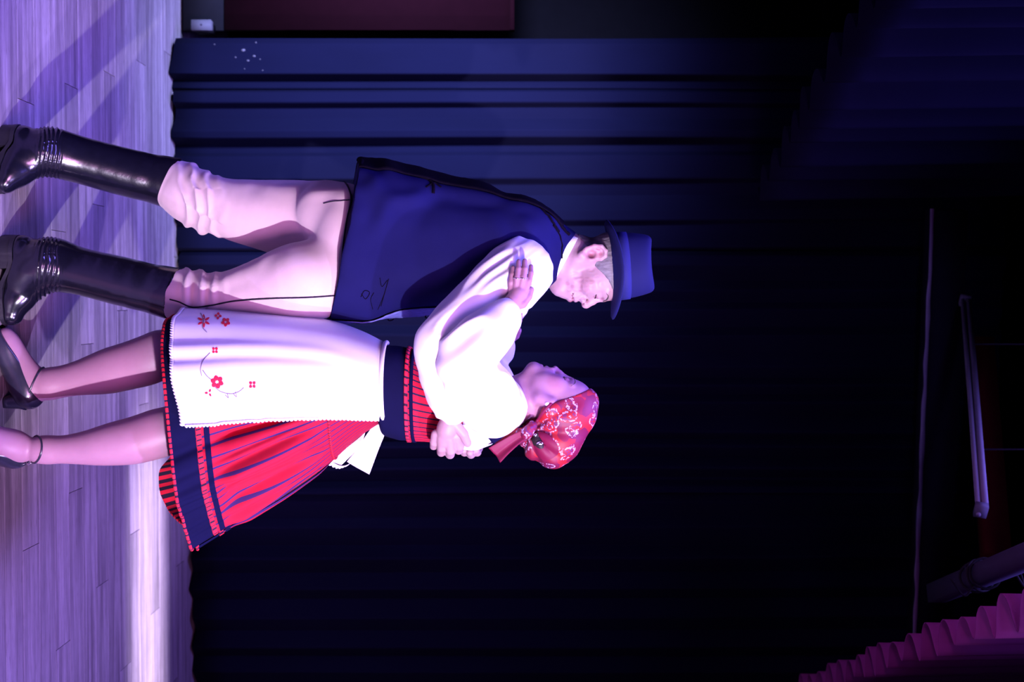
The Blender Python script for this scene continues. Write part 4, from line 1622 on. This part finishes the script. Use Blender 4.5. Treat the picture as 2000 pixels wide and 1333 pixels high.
SS.b = SS.b
v, f = patch(SS, np.array([(1039, 846), (1058, 842), (1083, 862), (1091, 885), (1068, 899), (1050, 890), (1036, 868)]), 0.003, 0.002)
build('scarf_fold', v, f, M_SCARFP, parent=scarf)
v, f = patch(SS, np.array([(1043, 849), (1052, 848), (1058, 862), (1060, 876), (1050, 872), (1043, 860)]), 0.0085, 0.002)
build('hollow_shade', v, f, M_HAIRD, parent=scarf)  # dark raised patch, the opening's shade put into its colour
# hairpin ornament below the knot
S = Sdf(0.0022)
S.ell(SS.hit(1046, 852, 0.012), (0.006, 0.005, 0.006), None, 0.004)
v, f = S.mesh()
build('hair_clip', v, f, M_METAL, parent=scarf)
S = Sdf(0.0022)
S.ell(SS.hit(1054, 868, 0.013), (0.006, 0.004, 0.010), None, 0.004)
v, f = S.mesh()
build('hair_clip', v, f, M_METAL, parent=scarf)

# blouse
S = Sdf(0.0034)
S.ell(P(830, 782), (0.110, 0.115, 0.10), None, 0.04)
S.ell(P(900, 790), (0.108, 0.145, 0.12), None, 0.04)
S.ell(P(925, 825, 0), (0.075, 0.14, 0.08), None, 0.03)
S.cone(P(968, 795, -.12), P(968, 785, .12), 0.066, 0.060, 0.04)
S.cone(P(985, 792, -.04), P(985, 790, .04), 0.066, 0.066, 0.03)
S.chain([(966, 800, -.15, 54), (930, 755, -.26, 58), (905, 705, -.35, 43), (925, 672, -.352, 44), (950, 652, -.345, 42), (978, 622, -.33, 27), (986, 613, -.325, 20)], 0.025)
S.chain([(962, 785, .14, 52), (935, 735, .24, 54), (935, 700, .29, 42), (962, 682, .255, 34), (980, 671, .21, 20)], 0.025)
# neck opening
nc = P(1018, 792)
na = P(1050, 772) - P(985, 797)
na /= np.linalg.norm(na)


def cut_neck(X, Y, Z):
    x, y, z = X - nc[0], Y - nc[1], Z - nc[2]
    t = x * na[0] + y * na[1] + z * na[2]
    d = np.sqrt(np.maximum(x * x + y * y + z * z - t * t, 0)) - 0.060
    return np.maximum(d, -(t + 0.055))


S.cut(cut_neck, nc - 0.12, nc + 0.12, 0.006)
v, f = S.mesh()
px_, py_ = to_px(v)
amt = 0.4 + 0.6 * (1 - smoothstep(740, 830, py_))
Ns = vnormals(v, f)
al = 0.77 * v[:, 2] - 0.64 * v[:, 0]
acr = 0.64 * v[:, 2] + 0.77 * v[:, 0]
wq = np.column_stack((al * 10, acr * 26 + 0.8 * vnoise(v * 10, 63), v[:, 1] * 16))
v = v + Ns * (0.0075 * amt * (1 - 2 * np.abs(vnoise(wq, 61))))[:, None]
v = laplace(v, f, 5, 0.5)
blouse = build('blouse', v, f, M_SHIRT, parent=wom)
v, f = tube([P(984, 615, -.3255), P(992, 606, -.322)], 21 * pxm(-.32), 24)
build('cuff', v, f, M_SHIRT, parent=blouse)

# bodice with crosswise stripes and black sash
rows = loft_px([((797, 677), (797, 862), .139, -.067), ((830, 696), (832, 863), .142, -.045), ((862, 704), (858, 866), .145, -.02), ((905, 712), (890, 872), .15), ((940, 725), (925, 868), .15)], 44, 72, 2.3)
V, F = loft(rows, False, False)
uv = np.column_stack((np.tile(np.arange(72) / 72, 44), np.repeat(np.arange(44) / 43, 72)))
t2 = np.column_stack((uv[:, 0], uv[:, 1]))
bod = build('bodice', V, F, M_BOD, parent=wom, uv=t2)
G = V.reshape(44, 72, 3)
GN = vnormals(V, F).reshape(44, 72, 3)
if GN[20, 18, 1] > 0:
    GN = -GN
for r0_, r1_, m_ in ((0, 2, M_BRAIDV), (3, 5, M_NAVY)):
    rr = np.array([np.vstack((G[k] + GN[k] * o, (G[k] + GN[k] * o)[:1])) for k, o in ((r0_, .001), (r0_, .003), (r1_, .003), (r1_, .001))])
    v, f = loft(rr, closed=False)
    build('bodice_braid', v, f, m_, parent=bod, uv=loft_uv(4, 73))
for cidx in (60, 62):
    pass
# dark front lacing edge
q = np.array([G[k, 56] + GN[k, 56] * 0.002 for k in range(5, 40)])
build('lacing', *tube(q + 0.002 * np.column_stack([np.sin(np.arange(35) * 1.7), np.zeros(35), np.zeros(35)]), 0.004, 7), M_NAVY, parent=bod)
# shoulder strap of the bodice at the back
v, f = strip([P(958, 862, -.10), P(982, 846, -.105), P(1000, 826, -.10)], 0.016, 0.013, np.array((0.5, -0.8, 0.3)), m=12)
build('strap', v, f, M_NAVY, parent=bod)
rows = loft_px([((744, 678), (744, 830), .118, -.10), ((752, 675), (751, 850), .126, -.095), ((778, 676), (776, 859), .132, -.08), ((797, 680), (797, 861), .133, -.068), ((800, 683), (800, 858), .126, -.067)], 24, 72, 2.3)
V, F = loft(rows, False, False)
V = wrinkle(V, F, 0.0012, (8, 8, 60), 63, 0.5, ridged=False)
sash = build('sash', V, F, M_NAVY, parent=wom)

# ---- skirt surface: theta around (180 deg = towards the man, 270 deg = towards the camera), v from waist to hem
ring_v = [0, .12, .26, .45, .72, 1.0]
ring_L = [(750, 684), (706, 662), (652, 643), (572, 630), (455, 622), (338, 619)]
ring_R = [(750, 822), (704, 853), (652, 900), (578, 955), (478, 1015), (395, 1068)]
ring_D = [.120, .155, .195, .230, .265, .290]
ring_T = [0, .004, .008, .015, .022, .030]
RC, RA = [], []
for Lp, Rp in zip(ring_L, ring_R):
    a, b = P(*Lp, -0.10), P(*Rp, -0.10)
    RC.append((a + b) / 2)
    RA.append((b - a) / 2)
RC, RA = np.array(RC), np.array(RA)


def skirt(th, v, off=0.0, pleat=1.0):
    th, v = np.broadcast_arrays(np.asarray(th, float), np.asarray(v, float))
    shp = th.shape
    th, v = th.ravel(), v.ravel()
    C = catmull(ring_v, RC, v)
    A = catmull(ring_v, RA, v)
    D = catmull(ring_v, ring_D, v)
    T = catmull(ring_v, ring_T, v)
    ct, st = np.cos(th), np.sin(th)
    q = C + A * ct[:, None]
    q[:, 1] += D * st
    deg = np.degrees(th) % 360
    # swing: near side lifts, the far back corner droops
    q[:, 2] += T * (-st - 0.35) * (0.3 + 0.7 * smoothstep(-1, 1, ct))
    q[:, 2] -= 0.13 * v**3 * np.exp(-((deg - 55) / 30)**2)
    q[:, 2] += 0.02 * v**3 * np.exp(-((deg - 255) / 40)**2) - 0.004 * v**3
    pl = smoothstep(0.24, 0.34, v) * (0.35 + 0.65 * v)
    n1 = 27
    ph = n1 * th + 0.9 * np.sin(3 * th + 1) + 0.6 * np.sin(7 * th)
    w_ = np.sin(ph) * 0.6 + 0.4 * np.sin(ph * 0.5 + 0.7 + 0.8 * np.sin(2 * th))
    big = np.sin(9 * th + 1.2 * np.sin(2 * th))
    amp = pleat * pl * (0.0120 * w_ + 0.040 * big * v)
    amp = amp * (1 - 0.6 * smoothstep(0.66, 0.78, v)) if pleat else amp
    if pleat:
        amp = amp * (1 - 0.7 * smoothstep(160, 175, deg) * (1 - smoothstep(262, 275, deg)))
        for a0, wd, dp in ((279, 2.2, .030), (286.5, 1.6, .018), (293, 2.4, .034), (301, 1.6, .020), (308, 2.2, .034), (316, 1.8, .022), (324, 2.4, .036), (334, 2.0, .026), (345, 2.6, .034)):
            dd = deg - a0 - 2.5 * np.sin(4 * v + a0)
            amp = amp - dp * pl * (1 - 0.75 * smoothstep(0.66, 0.80, v)) * smoothstep(0.25, 0.5, v) * np.exp(-(dd / wd)**2)
    # outward horizontal direction
    o = np.column_stack((ct / np.maximum(np.linalg.norm(A, axis=1), 1e-6), st / D, np.zeros_like(ct)))
    o[:, 2] = 0.25 * np.linalg.norm(o[:, :2], axis=1)
    o /= np.linalg.norm(o, axis=1)[:, None]
    q = q + o * (amp + off)[:, None]
    return q.reshape(shp + (3,))


def skirt_patch(th0, th1, v0, v1, n, m, off, pleat=1.0, thick=0.0015, wrap=True):
    th = np.linspace(th0, th1, n)
    vv = np.linspace(v0, v1, m)
    Tg, Vg = np.meshgrid(th, vv)
    q = skirt(Tg, Vg, off, pleat)
    V, F = loft(q, closed=False)
    uv = np.column_stack((Tg.ravel() / (2 * PI), Vg.ravel()))
    return V, F, uv


NTH = 560
V, F, uv = skirt_patch(0, 2 * PI, 0, 0.86, NTH, 60, 0.0)
sk = build('skirt', V, F, M_RED, parent=wom, uv=uv)
SKV, SKF = V, F
V, F, uv = skirt_patch(0, 2 * PI, 0.02, 0.995, NTH, 30, -0.005)
build('lining', V, F, M_LIN, parent=sk, uv=uv)
V, F, uv = skirt_patch(0, 2 * PI, 0.855, 0.988, NTH, 10, 0.0005)
build('hem_band', V, F, M_NAVY, parent=sk, uv=uv)
V, F, uv = skirt_patch(0, 2 * PI, 0.782, 0.812, NTH, 4, 0.002)
build('dark_ribbon', V, F, M_NAVY, parent=sk, uv=uv)
V, F, uv = skirt_patch(0, 2 * PI, 0.826, 0.852, NTH, 4, 0.0025)
build('braid', V, F, M_BRAID, parent=sk, uv=uv)
th = np.linspace(0, 2 * PI, NTH)
for v_, r_ in ((0.993, 0.0042), (0.245, 0.0035)):
    q = skirt(th, np.full(NTH, v_), 0.001)
    vv, ff = tube(q[:-1], r_, 6, True)
    uvt = np.column_stack((np.repeat(th[:-1] / (2 * PI), 6), np.zeros((NTH - 1) * 6)))
    build('braid', vv, ff, M_BRAID, parent=sk, uv=uvt)

# ---- apron
AM, AN = 70, 90
TH0 = R(168)


def th_for(iy, v):
    C = catmull(ring_v, RC, np.array([v]))[0]
    A = catmull(ring_v, RA, np.array([v]))[0]
    D = float(catmull(ring_v, ring_D, np.array([v]))[0])
    best = R(270)
    for t in np.linspace(R(200), R(345), 291):
        q = C + A * math.cos(t) + np.array((0, D * math.sin(t), 0))
        if q[0] * FPX / q[1] + 666.5 >= iy:
            return t
    return best


def apron_grid():
    rows = []
    for j in range(AM):
        t = j / (AM - 1)
        v = 0.005 + 0.945 * t
        edge = float(np.interp(t, [0, .25, .45, .7, .88, 1.0], [809, 813, 817, 824, 832, 834]))
        t1 = th_for(edge, v)
        ths = np.linspace(TH0, t1, AN)
        a = np.linspace(0, 1, AN)
        vv = np.full(AN, v) - 0.03 * t * smoothstep(0.75, 1.0, a)
        q = skirt(ths, vv, 0.020, 0.0)
        fold = 0.006 * t * np.sin(a * 19 + 0.6 * np.sin(t * 3)) * (0.4 + 0.6 * t) + 0.008 * t * np.exp(-((a - 0.55 - 0.05 * t) / 0.04)**2) - 0.006 * t * np.exp(-((a - 0.62 - 0.05 * t) / 0.03)**2)
        n_ = np.column_stack((np.cos(ths), np.sin(ths), np.zeros(AN)))
        rows.append(q + n_ * fold[:, None])
    return np.array(rows)


AG = apron_grid()
V, F = loft(AG, closed=False)
Vt, Ft = thicken(V, F, 0.002)
if vnormals(V, F)[AM // 2 * AN + AN // 2][1] > 0:
    Vt, Ft = thicken(V, [tuple(reversed(q)) for q in F], 0.002)
apron = build('apron', Vt, Ft, M_APRON, parent=wom)
SA = Surf(V, F)


def lace(edge, out, nt, d):
    """pinked border: a strip with teeth along edge points, teeth pointing along out"""
    e = smooth_path(edge, nt * 4 + 1)
    o = smooth_path(out, nt * 4 + 1)
    o = o / np.linalg.norm(o, axis=1)[:, None]
    saw = np.array([0.35, 0.85, 1.0, 0.85] * nt + [0.35])
    e = e + np.array((0, -0.0012, 0))
    v, f = loft([e - o * d * 0.6, e + o * d * saw[:, None]], closed=False)
    return thicken(v, f, 0.0018)


bot, rgt = AG[-1], AG[:, -1]
v, f = lace(bot, AG[-1] - AG[-3], 62, 0.006)
build('lace_edge', v, f, M_LACE, parent=apron)
v, f = lace(rgt[::2], (AG[:, -1] - AG[:, -3])[::2], 50, 0.006)
build('lace_edge', v, f, M_LACE, parent=apron)
v, f = tube(AG[0][::3] + (0, 0, 0.004), 0.006, 8)
build('waistband', v, f, M_APRON, parent=apron)


def petal(cx, cy, ang, ln, wd, m_, off=0.0012):
    """raised stitched leaf on the apron: centre, direction, length and width in picture pixels"""
    out = []
    for t in np.linspace(0, 2 * PI, 10, endpoint=False):
        a, b = ln / 2 * math.cos(t), wd / 2 * math.sin(t) * (1 - 0.25 * math.cos(t))
        out.append(SA.hit(cx + a * math.cos(ang) - b * math.sin(ang), cy + a * math.sin(ang) + b * math.cos(ang), off))
    out = np.array(out)
    c = out.mean(0)
    vv = np.vstack((out, c + (0, -0.0012, 0)))
    ff = [(i, (i + 1) % 10, 10) for i in range(10)]
    return vv, ff


def flower(name, cx, cy, r, npet, m_, a0=0.0, wd=0.75):
    parts = []
    for k_ in range(npet):
        a = a0 + k_ * 2 * PI / npet
        parts.append(petal(cx + r * .62 * math.cos(a), cy + r * .62 * math.sin(a), a, r * .8, r * wd, m_))
    build(name, *join(*parts), m_, parent=apron)


flower('embroidered_flower', 424, 747, 13, 6, M_EMBR, 0.3)
flower('embroidered_flower', 493, 752, 8, 4, M_EMBR, 0.78)
flower('embroidered_flower', 420, 685, 7, 4, M_EMBR, 0.78)
flower('embroidered_flower', 441, 630, 9, 5, M_EMBR, 0.4)
flower('embroidered_flower', 398, 628, 13, 6, M_EMBR, 0.5, 0.35)
flower('embroidered_flower', 426, 618, 7, 4, M_EMBR, 0.1)
flower('embroidered_leaf', 408, 768, 8, 3, M_EMBR, 1.0, 0.5)
for pts in (((410, 690), (398, 704), (392, 720), (394, 735)), ((415, 752), (430, 765), (450, 770), (466, 766), (476, 758)), ((392, 612), (398, 625), (396, 640), (404, 650)), ((396, 724), (404, 735), (412, 742)),
            ((440, 772), (446, 778), (444, 770)), ((456, 770), (462, 776), (460, 766))):
    build('embroidered_stem', *tube(SA.path(pts, 18, 0.0006), 0.0009, 5), M_EMBG, parent=apron)

# apron strings flying out at the back
pts = np.array([P(748, 822, -.09), P(752, 848, -.05), P(722, 928, .02), P(688, 905, .03), P(650, 915, .03), P(640, 900, .02), P(690, 868, -.05)])


def sheet(corners, n=14, bulge=0.008, seed=0):
    a, b, c, d = (np.array(q) for q in corners)
    rows = []
    for i in np.linspace(0, 1, n):
        rows.append([a * (1 - i) * (1 - j) + b * i * (1 - j) + c * i * j + d * (1 - i) * j + np.array((0, bulge * math.sin(3 * i + 4 * j + seed), 0)) for j in np.linspace(0, 1, n)])
    v, f = loft(np.array(rows), closed=False)
    return thicken(v, f, 0.002)


build('apron_string', *sheet((P(733, 826, -.10), P(754, 842, -.08), P(721, 928, -.02), P(678, 902, -.03))), M_APRON, parent=apron)
build('apron_string', *sheet((P(712, 846, -.10), P(706, 870, -.085), P(664, 912, -.03), P(644, 903, -.05)), seed=2), M_APRON, parent=apron)
v, f = lace(np.array([P(682, 908, -.033), P(664, 913, -.034), P(644, 905, -.05)]), np.array([P(0, 10) - P(12, 0)] * 3), 6, 0.008)
build('lace_edge', v, f, M_LACE, parent=apron)


# ---- shoes
def shoe(footc, open_a, open_b, heel_pts, strap_pts, buckle, near):
    S = Sdf(0.0026)
    S.chain([(p[0], p[1], p[2], p[3] + 5) for p in footc], 0.02, 1.08)
    a, b = np.array(open_a), np.array(open_b)
    d = b - a
    nrm = np.array((-d[2], 0, d[0])) if abs(d[0]) > abs(d[1]) else np.array((0, -d[2], d[1]))
    if nrm[2] < 0:
        nrm = -nrm
    nrm /= np.linalg.norm(nrm)

    def cut_open(X, Y, Z):
        return -((X - a[0]) * nrm[0] + (Y - a[1]) * nrm[1] + (Z - a[2]) * nrm[2])
    lo = np.min([P(*p[:3]) for p in footc], axis=0) - 0.12
    hi = np.max([P(*p[:3]) for p in footc], axis=0) + 0.15
    S.cut(cut_open, lo, hi, 0.003)
    v, f = S.mesh()
    v[:, 2] = np.maximum(v[:, 2], 0.001)
    s_ = build('shoe', v, f, M_SHOE, parent=wom)
    top, bot_, w_top, w_bot = heel_pts
    sx = np.array((1, 0.3, 0)) if not near else np.array((0.5, 0.85, 0))
    sx = sx / np.linalg.norm(sx)
    sy = np.array((-sx[1], sx[0], 0))
    rings = []
    for t in np.linspace(0, 1, 5):
        c = top + (bot_ - top) * t
        w_ = w_top + (w_bot - w_top) * (t**0.6)
        an = np.arange(20) * 2 * PI / 20
        rings.append(c + (w_ * np.sign(np.cos(an)) * np.abs(np.cos(an))**0.6)[:, None] * sx + (w_ * np.sign(np.sin(an)) * np.abs(np.sin(an))**0.6)[:, None] * sy)
    v, f = loft(rings)
    build('heel', v, f, M_SHOE, parent=s_)
    q = np.array(strap_pts)
    vv, ff = tube(q, 0.0027, 8, True)
    build('strap', vv, ff, M_SHOE, parent=s_)
    if buckle is not None:
        th_ = np.arange(16) * 2 * PI / 16
        sq = buckle + 0.008 * (np.sign(np.cos(th_)) * np.abs(np.cos(th_))**.4)[:, None] * np.array((0.7, -0.3, 0.6)) + 0.006 * (np.sign(np.sin(th_)) * np.abs(np.sin(th_))**.4)[:, None] * np.array((-0.5, -0.2, 0.8))
        build('buckle', *tube(sq, 0.0014, 6, True), M_METAL, parent=s_)
        build('strap_end', *tube([buckle + (0.002, -.004, -.004), buckle + (0.010, -.004, -.022)], 0.0036, 8), M_SHOE, parent=s_)
    return s_


def ankle_ring(c, ax_, r, n=40):
    ax_ = np.array(ax_, float)
    ax_ /= np.linalg.norm(ax_)
    s = np.cross(ax_, (0, 1, 0))
    s /= np.linalg.norm(s)
    u = np.cross(s, ax_)
    out = []
    for t in np.arange(n) * 2 * PI / n:
        d = math.cos(t) * s + math.sin(t) * u
        o = np.array(c) + d * 0.10
        loc, nor, _, _ = SW.b.ray_cast(Vector(o), Vector(-d))
        out.append(np.array(loc) + d * 0.0012 if loc is not None else np.array(c) + d * r)
    return out


f1 = [(58, 773, -.012, 22), (45, 742, -.016, 20), (24, 700, -.024, 19), (14, 672, -.03, 18), (7, 652, -.036, 12)]
shoe(f1, P(104, 788, -.01), P(25, 672, -.03), (P(52, 782, -.012), P(8, 786, -.018), 0.026, 0.016),
     ankle_ring(P(76, 738, -.012), P(95, 738, -.01) - P(70, 728, -.014), 0.035), None, False)
f2 = [(32, 886, -.19, 23), (10, 876, -.215, 22), (-18, 864, -.25, 21), (-44, 852, -.30, 20), (-58, 842, -.335, 13)]
shoe(f2, P(98, 905, -.185), P(-30, 852, -.29), (P(10, 892, -.185), P(-52, 893, -.19), 0.026, 0.017),
     ankle_ring(P(66, 878, -.20), P(80, 872, -.19) - P(52, 870, -.215), 0.035), P(55, 903, -.205), True)
print('woman done')
